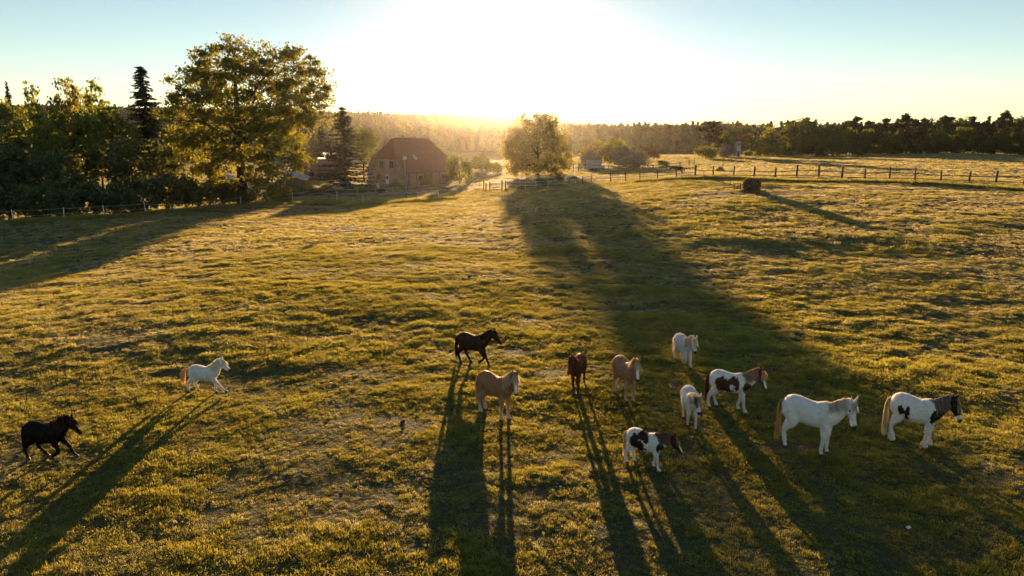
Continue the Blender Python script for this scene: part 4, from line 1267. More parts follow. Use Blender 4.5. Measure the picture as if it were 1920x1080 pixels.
# ------------------------------------------------------------------ horses
def coat_mat():
    m, nt, out = mat('horse_coat')
    a = node(nt, 'ShaderNodeAttribute', attribute_name='coat')
    tc = node(nt, 'ShaderNodeTexCoord')
    nz = node(nt, 'ShaderNodeTexNoise'); nz.inputs['Scale'].default_value = 22; nz.inputs['Detail'].default_value = 5
    mp = node(nt, 'ShaderNodeMapping'); mp.inputs['Scale'].default_value = (0.6, 1, 1)
    nt.links.new(tc.outputs['Object'], mp.inputs[0]); nt.links.new(mp.outputs[0], nz.inputs['Vector'])
    rp = ramp(nt, [(0.3, (0.84, 0.84, 0.84)), (0.7, (1.07, 1.07, 1.07))])
    nt.links.new(nz.outputs['Fac'], rp.inputs['Fac'])
    mu = node(nt, 'ShaderNodeMix', data_type='RGBA', blend_type='MULTIPLY'); mu.inputs[0].default_value = 1
    nt.links.new(a.outputs['Color'], mu.inputs[6]); nt.links.new(rp.outputs[0], mu.inputs[7])
    b = node(nt, 'ShaderNodeBsdfPrincipled')
    b.inputs['Roughness'].default_value = 0.62
    b.inputs['Specular IOR Level'].default_value = 0.25
    b.inputs['Sheen Weight'].default_value = 0.6
    b.inputs['Sheen Roughness'].default_value = 0.4
    bp = node(nt, 'ShaderNodeBump'); bp.inputs['Strength'].default_value = 0.25; bp.inputs['Distance'].default_value = 0.01
    nt.links.new(nz.outputs['Fac'], bp.inputs['Height']); nt.links.new(bp.outputs[0], b.inputs['Normal'])
    nt.links.new(mu.outputs[2], b.inputs['Base Color']); nt.links.new(mu.outputs[2], b.inputs['Sheen Tint'])
    nt.links.new(b.outputs[0], out.inputs[0])
    return m
M_COAT = coat_mat()
def fuzz_mat():
    m, nt, out = mat('coat_hair')
    a = node(nt, 'ShaderNodeAttribute', attribute_name='coat')
    d = node(nt, 'ShaderNodeBsdfDiffuse'); t = node(nt, 'ShaderNodeBsdfTranslucent'); mx = node(nt, 'ShaderNodeMixShader'); mx.inputs[0].default_value = .5
    nt.links.new(a.outputs['Color'], d.inputs[0]); nt.links.new(a.outputs['Color'], t.inputs[0])
    nt.links.new(d.outputs[0], mx.inputs[1]); nt.links.new(t.outputs[0], mx.inputs[2]); nt.links.new(mx.outputs[0], out.inputs[0])
    return m
M_FUZZ = fuzz_mat()
HAIR = {}
def hair_mat(col):
    key = tuple(col)
    if key not in HAIR:
        tr = tuple(min(1.0, c * 1.1 + 0.02) for c in (col[0], col[1] * 0.86, col[2] * 0.62))
        HAIR[key] = foliage_mat('horse_hair', col, tr, 0.25, 0.5, 0.02 if sum(col) < .3 else 0.05, 0.45, 6.0)
    return HAIR[key]
M_HOOF = simple_mat('hoof_horn', (0.07, 0.05, 0.04), 0.5, 0.3, 20)
M_EYE = simple_mat('horse_eye', (0.012, 0.008, 0.006), 0.12, 0.2, 20, spec=0.6)

def loft(V, Fc, pts, rads, lat, n=14):
    """closed tube of ellipses: rads are (half width along lat, half height across it)"""
    pts = [np.array(p, float) for p in pts]
    base = len(V)
    for i, p in enumerate(pts):
        t = pts[min(i + 1, len(pts) - 1)] - pts[max(i - 1, 0)]
        t = t / (np.linalg.norm(t) + 1e-9)
        L = np.array(lat[i] if hasattr(lat[0], '__len__') else lat, float)
        l = L - t * (L @ t); l = l / (np.linalg.norm(l) + 1e-9)
        h = np.cross(t, l)
        for k in range(n):
            a = 2 * math.pi * k / n
            V.append(p + l * rads[i][0] * math.cos(a) + h * rads[i][1] * math.sin(a))
    for i in range(len(pts) - 1):
        for k in range(n):
            a, b = base + i * n + k, base + i * n + (k + 1) % n
            Fc.append((a, b, b + n, a + n))
    Fc.append(tuple(base + k for k in reversed(range(n))))
    e = base + (len(pts) - 1) * n
    Fc.append(tuple(e + k for k in range(n)))

def bez(p0, p1, p2, p3, t):
    u = 1 - t
    return u**3 * p0 + 3 * u * u * t * p1 + 3 * u * t * t * p2 + t**3 * p3

def catmull(P, per=5):
    """smooth polyline through rows of P"""
    P = np.array(P, float)
    out = []
    for i in range(len(P) - 1):
        a, b, c, d = P[max(i - 1, 0)], P[i], P[i + 1], P[min(i + 2, len(P) - 1)]
        for k in range(per):
            t = k / per
            out.append(0.5 * (2 * b + (c - a) * t + (2 * a - 5 * b + 4 * c - d) * t * t + (3 * b - a - 3 * c + d) * t**3))
    out.append(P[-1])
    return np.array(out)

# leg joints in side view (x forward, z up, withers at 1): front elbow, knee, fetlock, coronet, toe / hind hip, stifle, hock, fetlock, coronet, toe
FSTAND = [(.30, .66), (.325, .50), (.325, .29), (.315, .105), (.335, .045), (.35, .0)]
HSTAND = [(-.36, .76), (-.29, .56), (-.45, .33), (-.435, .11), (-.415, .045), (-.40, .0)]
FRAD = [(.060, .105), (.052, .082), (.036, .041), (.029, .033), (.034, .038), (.040, .046)]
HRAD = [(.085, .175), (.078, .130), (.036, .052), (.032, .038), (.036, .042), (.040, .048)]

def shift(leg, dx, dz=0.0):
    """swing a standing leg: the lower joints move more than the upper ones"""
    n = len(leg)
    w = [0, .15, .55, .92, 1, 1] if n == 6 else None
    return [(x + dx * w[i], z + dz * w[i]) for i, (x, z) in enumerate(leg)]

def build_horse(name, S, pos, heading, label, coat, mane_col, tail_col, legs=None, neck=None, fat=1.0, belly=0.0,
                mane_len=.20, mane_up=.03, mane_n=260, mane_side=-1, tail_len=.62, tail_out=.10, tail_lift=0.0, tail_w=.055, tail_n=320,
                feather=0.0, hooves=True, voxel=.0145, lx=1.0, seed=1, group='horses out on the pasture', hover=0.0, shag=0.0, fuzz=14000, forelock=True):
    g = np.random.default_rng(seed)
    V, Fc = [], []
    # trunk: x, top, bottom, half width
    T = [(-.525, .83, .71, .045), (-.50, .90, .64, .095), (-.44, .955, .575, .145), (-.35, .995, .545, .175), (-.25, 1.0, .535, .185),
         (-.13, .972, .515, .190), (.0, .948, .498, .197), (.12, .948, .492, .197), (.22, .975, .498, .185), (.30, 1.0, .51, .165),
         (.38, .975, .535, .150), (.45, .91, .57, .130), (.505, .84, .62, .10), (.535, .78, .68, .055)]
    pts, rad = [], []
    for x, zt, zb, w in T:
        k = math.exp(-((x + .02) / .27) ** 2)
        zb2 = zb - belly * k
        pts.append((x, 0, (zt + zb2) / 2)); rad.append((w * (1 + (fat - 1) * (.4 + .8 * k)), (zt - zb2) / 2))
    loft(V, Fc, pts, rad, (0, 1, 0), 20)
    # neck and head: neck elevation and yaw, head pitch (down from level) and yaw, degrees
    ne, ny, hp, hy, nl = (neck or (42, 0, 48, 0, .56))
    b0 = np.array((.36, 0, .785))
    nd = np.array((math.cos(R(ne)) * math.cos(R(ny)), math.cos(R(ne)) * math.sin(R(ny)), math.sin(R(ne))))
    poll = b0 + nd * nl
    c1 = b0 + np.array((math.cos(R(ne * .7)), 0, math.sin(R(ne * .7)))) * nl * .36
    hd = np.array((math.cos(R(hp)) * math.cos(R(hy)), math.cos(R(hp)) * math.sin(R(hy)), -math.sin(R(hp))))
    c2 = poll - nd * nl * .30 + np.array((0, 0, .05))
    NT = np.linspace(0, 1, 12)
    NP = np.array([bez(b0, c1, c2, poll, t) for t in NT])
    nh = np.interp(NT, [0, .3, .6, .85, 1], [.215, .165, .128, .100, .078])
    nw = np.interp(NT, [0, .3, .6, .85, 1], [.120, .088, .070, .062, .058])
    lat_n = [np.array((-math.sin(R(ny * t)), math.cos(R(ny * t)), 0)) for t in NT]
    loft(V, Fc, NP, list(zip(nw, nh)), lat_n, 16)
    hl = .43
    latH = np.array((-math.sin(R(hy)), math.cos(R(hy)), 0))
    topH = np.cross(hd, latH); topH = topH / np.linalg.norm(topH)
    if topH[2] < 0: topH = -topH
    HS = [(-.075, .045, .05, -.01), (-.03, .068, .078, -.012), (.05, .078, .098, -.03), (.12, .076, .104, -.04), (.19, .062, .088, -.036), (.26, .048, .066, -.03),
          (.33, .044, .054, -.028), (.385, .046, .051, -.03), (.42, .040, .042, -.034), (.44, .022, .024, -.038)]
    loft(V, Fc, [poll + hd * s + topH * o for s, w, h, o in HS], [(w, h) for s, w, h, o in HS], latH, 14)
    for sd in (-1, 1):                                  # ears
        e0 = poll + latH * sd * .042 + topH * .045 - hd * .005
        ed = topH * .62 + latH * sd * .20 - hd * .62 + np.array((0, 0, .25)); ed = ed / np.linalg.norm(ed)
        loft(V, Fc, [e0 - ed * .02, e0 + ed * .035, e0 + ed * .09, e0 + ed * .15], [(.028, .020), (.030, .020), (.023, .016), (.008, .008)], latH, 8)
    # legs
    L = legs or {}
    ends = []
    for key, base, rads, sd, y0, y1 in (('fl', FSTAND, FRAD, 1, .088, .085), ('fr', FSTAND, FRAD, -1, .088, .085), ('hl', HSTAND, HRAD, 1, .098, .098), ('hr', HSTAND, HRAD, -1, .098, .098)):
        J = L.get(key, base)
        n = len(J)
        P = [(x, sd * (y0 + (y1 - y0) * i / (n - 1)), z) for i, (x, z) in enumerate(J)]
        P = [np.array(p, float) for p in P]
        Q = catmull(P, 4); rr = catmull([list(r_) for r_ in rads], 4)
        if feather > 0:
            for i in range(len(rr)):
                zz = Q[i][2] - P[-1][2]
                k = math.exp(-((zz - .055) / .06) ** 2) * feather
                rr[i] = rr[i] * (1 + k)
        loft(V, Fc, Q, [tuple(r_) for r_ in rr], (0, 1, 0), 12)
        ends.append((P[-2], P[-1]))
    tmp = pydata('tmp', V, Fc)
    to = ob('tmp', tmp)
    rm = to.modifiers.new('r', 'REMESH'); rm.mode = 'VOXEL'; rm.voxel_size = voxel
    sm = to.modifiers.new('s', 'SMOOTH'); sm.iterations = 5; sm.factor = 0.5
    me = bpy.data.meshes.new_from_object(to.evaluated_get(bpy.context.evaluated_depsgraph_get()))
    bpy.data.objects.remove(to); bpy.data.meshes.remove(tmp)
    me.name = 'body'
    co = np.zeros(len(me.vertices) * 3, dtype=np.float32); me.vertices.foreach_get('co', co); co = co.reshape(-1, 3).astype(float)
    # muscles: shoulder, haunch, stifle and the hollows between them
    w0 = sstep(.04, .09, np.abs(co[:, 1])) * sstep(.42, .50, co[:, 2])
    dsp = np.zeros(len(co))
    for mx_, mz_, rx_, rz_, am in ((.33, .77, .09, .14, .020), (.205, .72, .045, .20, -.018), (-.36, .80, .11, .11, .016), (-.185, .68, .045, .15, -.020), (.36, .58, .07, .06, .016), (-.29, .60, .08, .08, .016), (.0, .57, .16, .06, .012), (-.46, .66, .05, .12, .010), (.26, .90, .06, .06, .010)):
        dsp += am * np.exp(-((co[:, 0] - mx_) / rx_) ** 2 - ((co[:, 2] - mz_) / rz_) ** 2)
    co[:, 1] += np.sign(co[:, 1]) * dsp * w0
    me.vertices.foreach_set('co', co.astype(np.float32).ravel()); me.update()
    # coat painting: t along neck, s along head
    dN = np.linalg.norm(co[:, None] - NP[None], axis=2)
    tn = NT[dN.argmin(1)]; dn = dN.min(1)
    rel = co - poll
    sh = rel @ hd; lh = rel @ latH; th = rel @ topH
    onhead = (sh > -.06) & (np.abs(lh) < .13) & (np.abs(th + .03) < .17) & (co[:, 0] > .3)
    isneck = (dn < .24) & (co[:, 0] > .30 - .25 * (co[:, 2] - .8)) & (tn > 0.05) & ~onhead
    leg = (co[:, 2] < .52) & ~onhead
    nzv = fbm(co[:, 0] * 9 + co[:, 1] * 5, co[:, 2] * 9, seed, 3)
    A = dict(p=co, x=co[:, 0] + nzv * .05, y=co[:, 1], z=co[:, 2] + nzv * .05, t=tn, s=sh, l=lh, th=th, head=onhead, neck=isneck, leg=leg, n=nzv)
    colr = np.clip(coat(A), 0, 1)
    colr = np.concatenate([colr, np.ones((len(colr), 1))], 1).astype(np.float32)
    ca = me.attributes.new('coat', 'FLOAT_COLOR', 'POINT'); ca.data.foreach_set('color', colr.ravel())
    me.polygons.foreach_set('use_smooth', np.ones(len(me.polygons), dtype=bool))
    me.materials.clear(); me.materials.append(M_COAT)
    root = thing(name, (pos[0], pos[1], pos[2] + hover), heading, label, 'horse', group)
    root.scale = (S * lx, S, S)
    ob('body', me, root)
    # short coat hair standing off the skin: it catches the low sun along every outline
    me.calc_loop_triangles()
    nv_ = len(co)
    nrm = np.zeros(nv_ * 3, dtype=np.float32); me.vertices.foreach_get('normal', nrm); nrm = nrm.reshape(-1, 3)
    pick = g.integers(0, nv_, fuzz)
    up_ = co[pick, 2] > .12
    pick = pick[up_]
    hdir = nrm[pick] * .75 + np.array((-.35, 0, -.55)) + g.normal(0, .2, (len(pick), 3))
    hdir /= np.linalg.norm(hdir, axis=1)[:, None]
    side = np.cross(hdir, g.normal(0, 1, (len(pick), 3))); side /= np.linalg.norm(side, axis=1)[:, None] + 1e-9
    hl_ = (.030 + shag) * g.uniform(.5, 1.3, len(pick))[:, None] / S
    b0f = co[pick] - nrm[pick] * .002
    HV = np.stack([b0f - side * .0035 / S, b0f + side * .0035 / S, b0f + hdir * hl_], 1).reshape(-1, 3)
    fm = npmesh('coat_hair', HV, np.arange(len(HV)).reshape(-1, 3), M_FUZZ)
    fa_ = fm.attributes.new('coat', 'FLOAT_COLOR', 'POINT'); fa_.data.foreach_set('color', np.repeat(colr[pick], 3, axis=0).ravel())
    fo = ob('coat_hair', fm, root); fo['kind'] = 'stuff'
    # hooves
    for top, toe in ends:
        d = toe - top; d = d / (np.linalg.norm(d) + 1e-9)
        hb_ = MB().tube([top - d * .004, toe - d * .012, toe + d * .012], [.040, .047, .050], 10)
        ob('hoof', hb_.mesh('hoof', M_HOOF, True), root)
    for sd in (-1, 1):
        e = poll + hd * .115 + latH * sd * .066 + topH * .012
        bm = bmesh.new(); bmesh.ops.create_uvsphere(bm, u_segments=8, v_segments=6, radius=.017)
        em = bpy.data.meshes.new('eye'); bm.to_mesh(em); bm.free(); em.materials.append(M_EYE)
        ob('eye', em, root, loc=e)
    # mane, forelock, tail: ribbons of hair
    def ribbons(name_, strands, wid, material):
        V2, F2 = [], []
        for s in strands:
            s = np.array(s); n = len(s); b_ = len(V2)
            wv = g.normal(0, 1, 3)
            for i in range(n):
                t = s[min(i + 1, n - 1)] - s[max(i - 1, 0)]
                w = np.cross(t, wv); w = w / (np.linalg.norm(w) + 1e-9)
                ww = wid * (1 - .75 * (i / (n - 1)) ** 2)
                V2 += [s[i] - w * ww, s[i] + w * ww]
            for i in range(n - 1):
                F2.append((b_ + 2 * i, b_ + 2 * i + 1, b_ + 2 * i + 3, b_ + 2 * i + 2))
        return ob(name_, pydata(name_, V2, F2, material), root)
    st = []
    hm, tm = hair_mat(mane_col), hair_mat(tail_col)
    for i in range(mane_n):
        t = g.uniform(.04, 1.0)
        p = np.array([np.interp(t, NT, NP[:, k]) for k in range(3)])
        j = min(int(t * 11), 10)
        tg = NP[j + 1] - NP[j]; tg = tg / np.linalg.norm(tg)
        l = lat_n[j] - tg * (lat_n[j] @ tg); l = l / np.linalg.norm(l)
        up = np.cross(tg, l); up = up if up[2] > 0 else -up
        hh, ww = np.interp(t, NT, nh), np.interp(t, NT, nw)
        root_p = p + up * (hh * .93) + l * g.normal(0, .008)
        sd = mane_side if g.uniform() < .82 else -mane_side
        ln = mane_len * g.uniform(.55, 1.15) * (1 - .35 * (1 - t))
        q1 = root_p + up * mane_up * g.uniform(.4, 1.5) + l * sd * .03 - tg * g.uniform(0, .03)
        out_ = ww * 1.05 + .018 + g.uniform(0, .02)
        q2 = p + up * (hh * .55) + l * sd * out_ - np.array((0, 0, .25 * ln)) - tg * .03
        q3 = p + up * (hh * .2) + l * sd * (out_ * 1.1) - np.array((0, 0, .75 * ln)) + g.normal(0, .018, 3)
        q3b = q2 + (q3 - q2) * min(1, ln / .2)
        st.append([root_p - up * .02, root_p + up * .005, q1, (q1 + q2) / 2 + l * sd * .012, q2, q3b])
    ribbons('mane', st, .011, hm)
    if forelock:
        st = []
        for i in range(60):
            r0 = poll + topH * .05 + latH * g.normal(0, .022) - hd * .01
            ln = mane_len * g.uniform(.5, 1.0)
            sd = g.normal(0, .6)
            st.append([r0, r0 + topH * .035 + hd * .03, r0 + hd * (.03 + ln * .5) + topH * .02 + latH * sd * .05, r0 + hd * (.03 + ln) + latH * sd * .08 - topH * .005])
        ribbons('forelock', st, .010, hm)
    st = []
    dock = np.array((-.505, 0, .865))
    for i in range(tail_n):
        a, rr_ = g.uniform(0, 6.28), math.sqrt(g.uniform())
        oy, ox = math.sin(a) * rr_, math.cos(a) * rr_
        ln = tail_len * g.uniform(.55, 1.08)
        p0 = dock + np.array((.01, oy * .02, 0))
        p1 = dock + np.array((-.05 - tail_out * .4 + ox * .015, oy * .035, -.03 + tail_lift * .5))
        p2 = dock + np.array((-.065 - tail_out * .75 + ox * tail_w * .7, oy * tail_w * .8, -.28 * ln + tail_lift))
        p3 = dock + np.array((-.06 - tail_out + ox * tail_w, oy * tail_w, -.62 * ln + tail_lift * .8))
        p4 = dock + np.array((-.05 - tail_out * 1.05 + ox * tail_w * .9 + g.normal(0, .012), oy * tail_w * .9 + g.normal(0, .012), -ln + tail_lift * .6))
        st.append([p0, p1, p2, p3, p4])
    ribbons('tail', st, .008, tm)
    if feather > .5:
        st = []
        for top, toe in ends:
            for i in range(34):
                a = g.uniform(0, 6.28)
                r0 = np.array((top[0] - .012 + math.cos(a) * .035, top[1] + math.sin(a) * .035, top[2] + g.uniform(.02, .11)))
                st.append([r0, r0 + np.array((math.cos(a) * .03 - .008, math.sin(a) * .03, -.04)), np.array((r0[0] + math.cos(a) * .04 - .012, r0[1] + math.sin(a) * .04, max(toe[2] + .004, r0[2] - .1)))])
        ribbons('feathering', st, .009, hair_mat((.62, .56, .48)))
    return root

def ell(A, x, z, rx, rz, side=0, k=0.0):
    """mask of an oval patch on the trunk; side +1 left, -1 right, 0 both"""
    d = np.hypot((A['x'] - x) / rx, (A['z'] - z) / rz) + A['n'] * .45 + .5 * fbm(A['p'][:, 0] * 45, A['p'][:, 2] * 45, 3, 2)
    m = d < 1
    if side:
        m &= (A['y'] * side > -0.02)
    return m
def fill(A, col):
    return np.tile(np.array(col, float), (len(A['x']), 1)) * (1 + A['n'][:, None] * .25)
def muzzle(A, c, col=(.035, .03, .03), s0=.345):
    k = sstep(s0, s0 + .05, A['s']) * A['head']
    return c * (1 - k[:, None]) + np.array(col) * k[:, None]
WHITE, GREYW = (.84, .81, .77), (.62, .60, .58)
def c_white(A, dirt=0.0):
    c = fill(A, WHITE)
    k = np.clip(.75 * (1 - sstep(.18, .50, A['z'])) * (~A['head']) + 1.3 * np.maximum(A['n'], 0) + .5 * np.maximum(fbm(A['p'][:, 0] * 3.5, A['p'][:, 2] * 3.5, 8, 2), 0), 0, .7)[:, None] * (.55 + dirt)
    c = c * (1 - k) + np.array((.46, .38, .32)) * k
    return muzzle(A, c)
def c_black(A):
    return fill(A, (.006, .0045, .004))
def c_darkbay(A):
    c = fill(A, (.055, .024, .013))
    k = sstep(.55, .35, A['z'])[:, None] if False else (1 - sstep(.30, .55, A['z']))[:, None] * (~A['head'])[:, None]
    return muzzle(A, c * (1 - k) + np.array((.018, .011, .009)) * k)
def c_chestnut(A):
    c = fill(A, (.155, .048, .018))
    k = (1 - sstep(.25, .5, A['z']))[:, None] * (~A['head'])[:, None]
    return muzzle(A, c * (1 - k) + np.array((.07, .026, .014)) * k, (.06, .03, .025))
def blaze(A, c, w=.032, s0=.02, s1=.40, col=WHITE):
    m = A['head'] & (np.abs(A['l']) < w * (1 + .4 * A['n'])) & (A['th'] > -.0) & (A['s'] > s0) & (A['s'] < s1)
    c[m] = col
    return c
def c_haflinger(A, body=(.36, .175, .075), low=(.55, .42, .30)):
    c = fill(A, body)
    k = (1 - sstep(.10, .42, A['z']))[:, None] * (~A['head'])[:, None]
    c = c * (1 - k) + np.array(low) * k
    k = (1 - sstep(.50, .62, A['z']))[:, None] * .35 * (~A['head'])[:, None]
    c = c * (1 - k) + np.array((.55, .40, .26)) * k
    return muzzle(blaze(A, c), c, ) if False else muzzle(A, blaze(A, c), (.05, .04, .04), .375)
def c_pinto(A):                     # brown and white, white shoulder, brown barrel and head
    c = c_white(A)
    br = np.array((.085, .03, .016))
    m = ell(A, -.17, .70, .17, .22) | ell(A, .02, .66, .16, .17) | ell(A, .14, .80, .13, .12) | ell(A, .22, .66, .05, .10)
    m &= ~ell(A, .10, .66, .055, .085)
    m |= (A['neck'] & (A['t'] > .62)) | (A['head']) | ell(A, .47, .66, .10, .16)
    c[m] = br * (1 + A['n'][m][:, None] * .3)
    c = blaze(A, c, .035, .03, .44)
    return c
def c_facepatch(A):                 # white with dark patches beside the eyes
    c = c_white(A, .3)
    m = A['head'] & (np.abs(A['l']) > .028) & (A['s'] > -.02) & (A['s'] < .27)
    c[m] = (.075, .045, .03)
    return c
def c_minipinto(A):                 # dark flank and belly, dark head and chest
    c = c_white(A)
    br = np.array((.045, .020, .014))
    m = ell(A, -.22, .72, .15, .20) | ell(A, -.06, .62, .12, .16) | ell(A, -.02, .90, .14, .10) | ell(A, .10, .84, .075, .10) | ell(A, .10, .575, .03, .035)
    m |= (A['neck'] & (A['t'] > .42)) | A['head'] | ell(A, .47, .65, .09, .17)
    c[m] = br * (1 + A['n'][m][:, None] * .3)
    return blaze(A, c, .025, .08, .40)
def c_cob(A):                       # white cob, dark head, chest and flank spots
    c = c_white(A)
    bl = np.array((.022, .014, .012))
    m = ell(A, -.24, .72, .075, .105) | ell(A, -.11, .66, .055, .14)
    m |= (A['neck'] & (A['t'] > .70)) | (A['head'] & (A['s'] < .30)) | ell(A, .47, .66, .12, .19) | (A['neck'] & (A['t'] > .25) & (A['p'][:, 2] < .86 + .35 * A['t']))
    c[m] = bl
    return c

BLACKH, DARKH, CREAM, WHITEH, GING, BROWNH = (.014, .010, .008), (.04, .018, .010), (.62, .50, .34), (.66, .60, .52), (.16, .06, .022), (.10, .045, .02)
CANTER1 = dict(fl=[(.32, .66), (.40, .53), (.55, .385), (.655, .20), (.70, .145), (.745, .105)],
               fr=[(.30, .66), (.33, .50), (.40, .30), (.26, .19), (.205, .15), (.17, .10)],
               hl=[(-.36, .76), (-.25, .55), (-.33, .32), (-.17, .15), (-.13, .09), (-.09, .04)],
               hr=[(-.36, .76), (-.32, .56), (-.52, .35), (-.50, .14), (-.49, .07), (-.475, .0)])
CANTER2 = dict(fl=[(.30, .66), (.33, .50), (.36, .29), (.34, .105), (.36, .045), (.38, .0)],
               fr=[(.32, .66), (.42, .52), (.60, .36), (.77, .20), (.82, .15), (.87, .12)],
               hl=[(-.36, .76), (-.28, .56), (-.43, .33), (-.36, .12), (-.33, .05), (-.30, .0)],
               hr=[(-.36, .76), (-.33, .56), (-.53, .36), (-.56, .15), (-.57, .08), (-.58, .03)])
CANTER3 = dict(fl=[(.30, .66), (.35, .50), (.44, .30), (.53, .11), (.56, .05), (.59, .0)],
               fr=[(.32, .66), (.40, .50), (.50, .32), (.40, .20), (.36, .17), (.32, .13)],
               hl=[(-.36, .76), (-.25, .55), (-.34, .33), (-.20, .13), (-.16, .06), (-.12, .01)],
               hr=[(-.36, .76), (-.30, .56), (-.47, .34), (-.43, .13), (-.41, .06), (-.39, .01)])
WALK = dict(fl=shift(FSTAND, -.10), fr=shift(FSTAND, .12), hl=shift(HSTAND, .08), hr=shift(HSTAND, -.07))
WALK2 = dict(fl=shift(FSTAND, .13), fr=shift(FSTAND, -.10), hl=shift(HSTAND, -.07), hr=shift(HSTAND, .09))
STAND2 = dict(fl=shift(FSTAND, .03), fr=shift(FSTAND, -.03), hl=shift(HSTAND, -.03), hr=shift(HSTAND, .04))

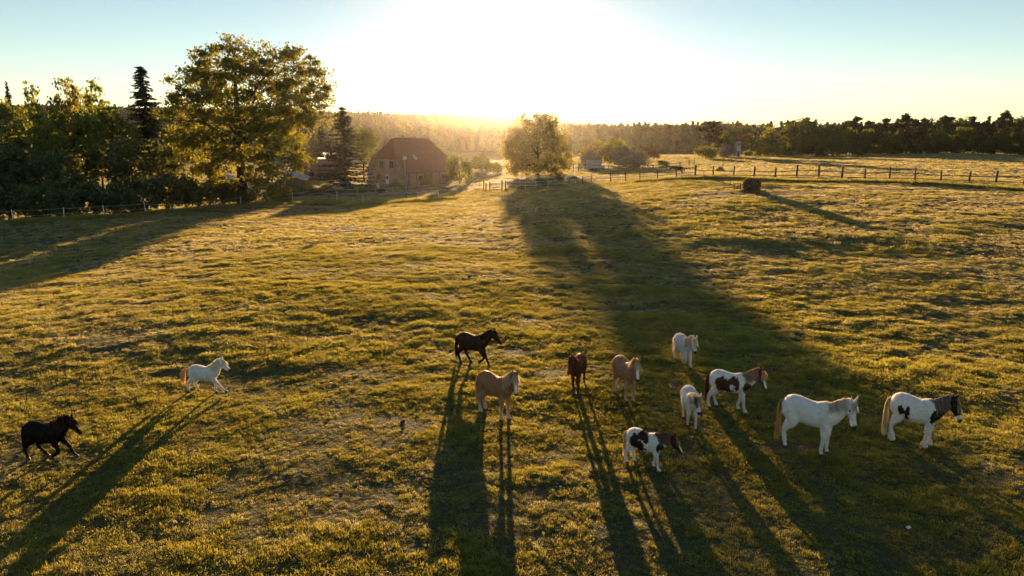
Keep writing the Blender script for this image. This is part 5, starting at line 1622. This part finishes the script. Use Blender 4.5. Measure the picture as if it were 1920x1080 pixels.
def horse_spot(px, py):
    return ground_at(px, py)
HORSES = [
    dict(name='pony', px=(92, 864), S=1.10, heading=-10, coat=c_black, mane_col=(.05, .018, .009), tail_col=BLACKH, legs=CANTER1, neck=(40, 0, 46, 0, .50), fat=1.1, belly=.03,
         shag=.012, mane_len=.24, mane_up=.07, tail_len=.72, tail_out=.05, tail_w=.06, label='black pony cantering at the left edge of the herd'),
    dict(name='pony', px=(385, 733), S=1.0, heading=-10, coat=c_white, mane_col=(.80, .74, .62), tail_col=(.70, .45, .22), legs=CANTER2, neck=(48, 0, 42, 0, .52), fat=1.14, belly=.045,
         mane_len=.22, mane_up=.06, tail_len=.58, tail_out=.24, tail_w=.085, label='white pony cantering alone on the left, front leg stretched out'),
    dict(name='pony', px=(886, 682), S=1.22, heading=-32, coat=c_darkbay, mane_col=DARKH, tail_col=(.035, .014, .009), legs=CANTER3, neck=(40, 4, 46, 8, .54), fat=1.12, belly=.045,
         mane_len=.14, mane_up=.03, tail_len=.78, tail_out=.06, tail_w=.05, label='dark brown horse trotting behind the palomino with the white blaze'),
    dict(name='horse', px=(928, 780), S=1.38, heading=-46, coat=c_haflinger, mane_col=CREAM, tail_col=(.66, .48, .26), legs=STAND2, neck=(46, -12, 60, -36, .54), fat=1.08, belly=.0,
         mane_len=.24, mane_side=-1, feather=.35, tail_len=.66, tail_out=.03, label='golden chestnut horse with blond mane and white blaze, left of the dark chestnut pony'),
    dict(name='pony', px=(1083, 733), S=1.18, heading=-106, coat=c_chestnut, mane_col=GING, tail_col=(.30, .11, .03), legs=WALK2, neck=(44, -10, 64, -10, .54), fat=.96, belly=.0,
         mane_len=.20, tail_len=.50, tail_out=.10, label='dark chestnut pony without white marks walking towards the camera'),
    dict(name='horse', px=(1170, 745), S=1.34, heading=-76, coat=lambda A: c_haflinger(A, (.40, .22, .12), (.46, .34, .25)), mane_col=CREAM, tail_col=(.72, .48, .20), legs=STAND2, neck=(44, -6, 62, -10, .52), fat=1.12, belly=.03,
         mane_len=.22, feather=.2, tail_len=.72, tail_out=.03, label='pale sandy horse with cream mane and white blaze facing the camera'),
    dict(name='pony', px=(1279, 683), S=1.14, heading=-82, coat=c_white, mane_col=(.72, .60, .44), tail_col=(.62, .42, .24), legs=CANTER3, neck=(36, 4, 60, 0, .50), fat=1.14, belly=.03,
         shag=.02, mane_len=.28, mane_up=.06, tail_len=.62, tail_out=.14, tail_w=.10, label='shaggy white pony trotting at the back right of the herd'),
    dict(name='horse', px=(1365, 765), S=1.28, lx=.94, heading=-28, coat=c_pinto, mane_col=(.52, .34, .20), tail_col=(.10, .04, .02), legs=WALK, neck=(40, -6, 58, -38, .52), fat=1.16, belly=.035,
         mane_len=.26, feather=.3, tail_len=.72, tail_out=.02, label='brown and white patched horse walking to the right, tail dark brown'),
    dict(name='pony', px=(1292, 792), S=1.10, heading=-93, coat=c_facepatch, mane_col=(.58, .46, .34), tail_col=(.70, .52, .30), legs=WALK2, neck=(34, 4, 64, 8, .46), fat=1.18, belly=.04,
         mane_len=.24, tail_len=.55, tail_out=.05, label='white pony with dark eye patches walking head-on in front of the patched horse'),
    dict(name='pony', px=(1208, 872), S=1.0, heading=-36, coat=c_minipinto, mane_col=(.22, .11, .06), tail_col=(.66, .52, .36), legs=WALK, neck=(27, -4, 52, 6, .46), fat=1.18, belly=.055,
         mane_len=.22, mane_up=.05, tail_len=.70, tail_out=.02, feather=.3, label='small black and white pony with lowered head, nearest to the camera'),
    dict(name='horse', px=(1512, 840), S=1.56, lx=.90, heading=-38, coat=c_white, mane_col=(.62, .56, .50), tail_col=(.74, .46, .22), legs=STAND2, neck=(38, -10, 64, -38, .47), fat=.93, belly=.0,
         mane_len=.16, mane_up=.02, tail_len=.74, tail_out=.02, tail_w=.045, label='large plain white horse with long straight tail, standing'),
    dict(name='horse', px=(1708, 828), S=1.44, lx=.84, heading=-42, coat=c_cob, mane_col=(.30, .24, .20), tail_col=(.74, .60, .40), legs=STAND2, neck=(38, 0, 60, -10, .46), fat=1.2, belly=.035,
         mane_len=.30, feather=.75, tail_len=.78, tail_out=.03, tail_w=.06, label='white cob with black head and chest and feathered legs, rightmost of the herd'),
]
for i, h in enumerate(HORSES):
    h = dict(h)
    px = h.pop('px'); nm = h.pop('name'); S_ = h.pop('S'); hd_ = R(h.pop('heading')); lab = h.pop('label')
    ct, mc, tc_ = h.pop('coat'), h.pop('mane_col'), h.pop('tail_col')
    build_horse(nm, S_, horse_spot(*px), hd_, lab, ct, mc, tc_, seed=20 + i, group='ponies and horses of the near herd', **h)
fs_ = ground_at(1272, 328)
build_horse('horse', 1.45, fs_, R(172), 'dark brown horse far off behind the crest fence', c_darkbay, DARKH, DARKH, STAND2, (10, 0, 40, 0, .5), 1.1, .02, mane_n=80, tail_n=80, voxel=.03, seed=60, group='horses far away beyond the fence')
# ------------------------------------------------------------------ haze: even, pale, forward scattering morning air
m_haze, nt, out = mat('morning_haze')
pv = node(nt, 'ShaderNodeVolumePrincipled')
pv.inputs['Color'].default_value = (1.0, 0.94, 0.84, 1)
pv.inputs['Density'].default_value = 0.000034
pv.inputs['Anisotropy'].default_value = 0.88
nt.links.new(pv.outputs[0], out.inputs['Volume'])
hb = MB().box((0, 0, 30), (4900, 4900, 88))
tag(ob('haze', hb.mesh('haze', m_haze)), 'thin golden morning haze over the valley', 'haze', kind='stuff')
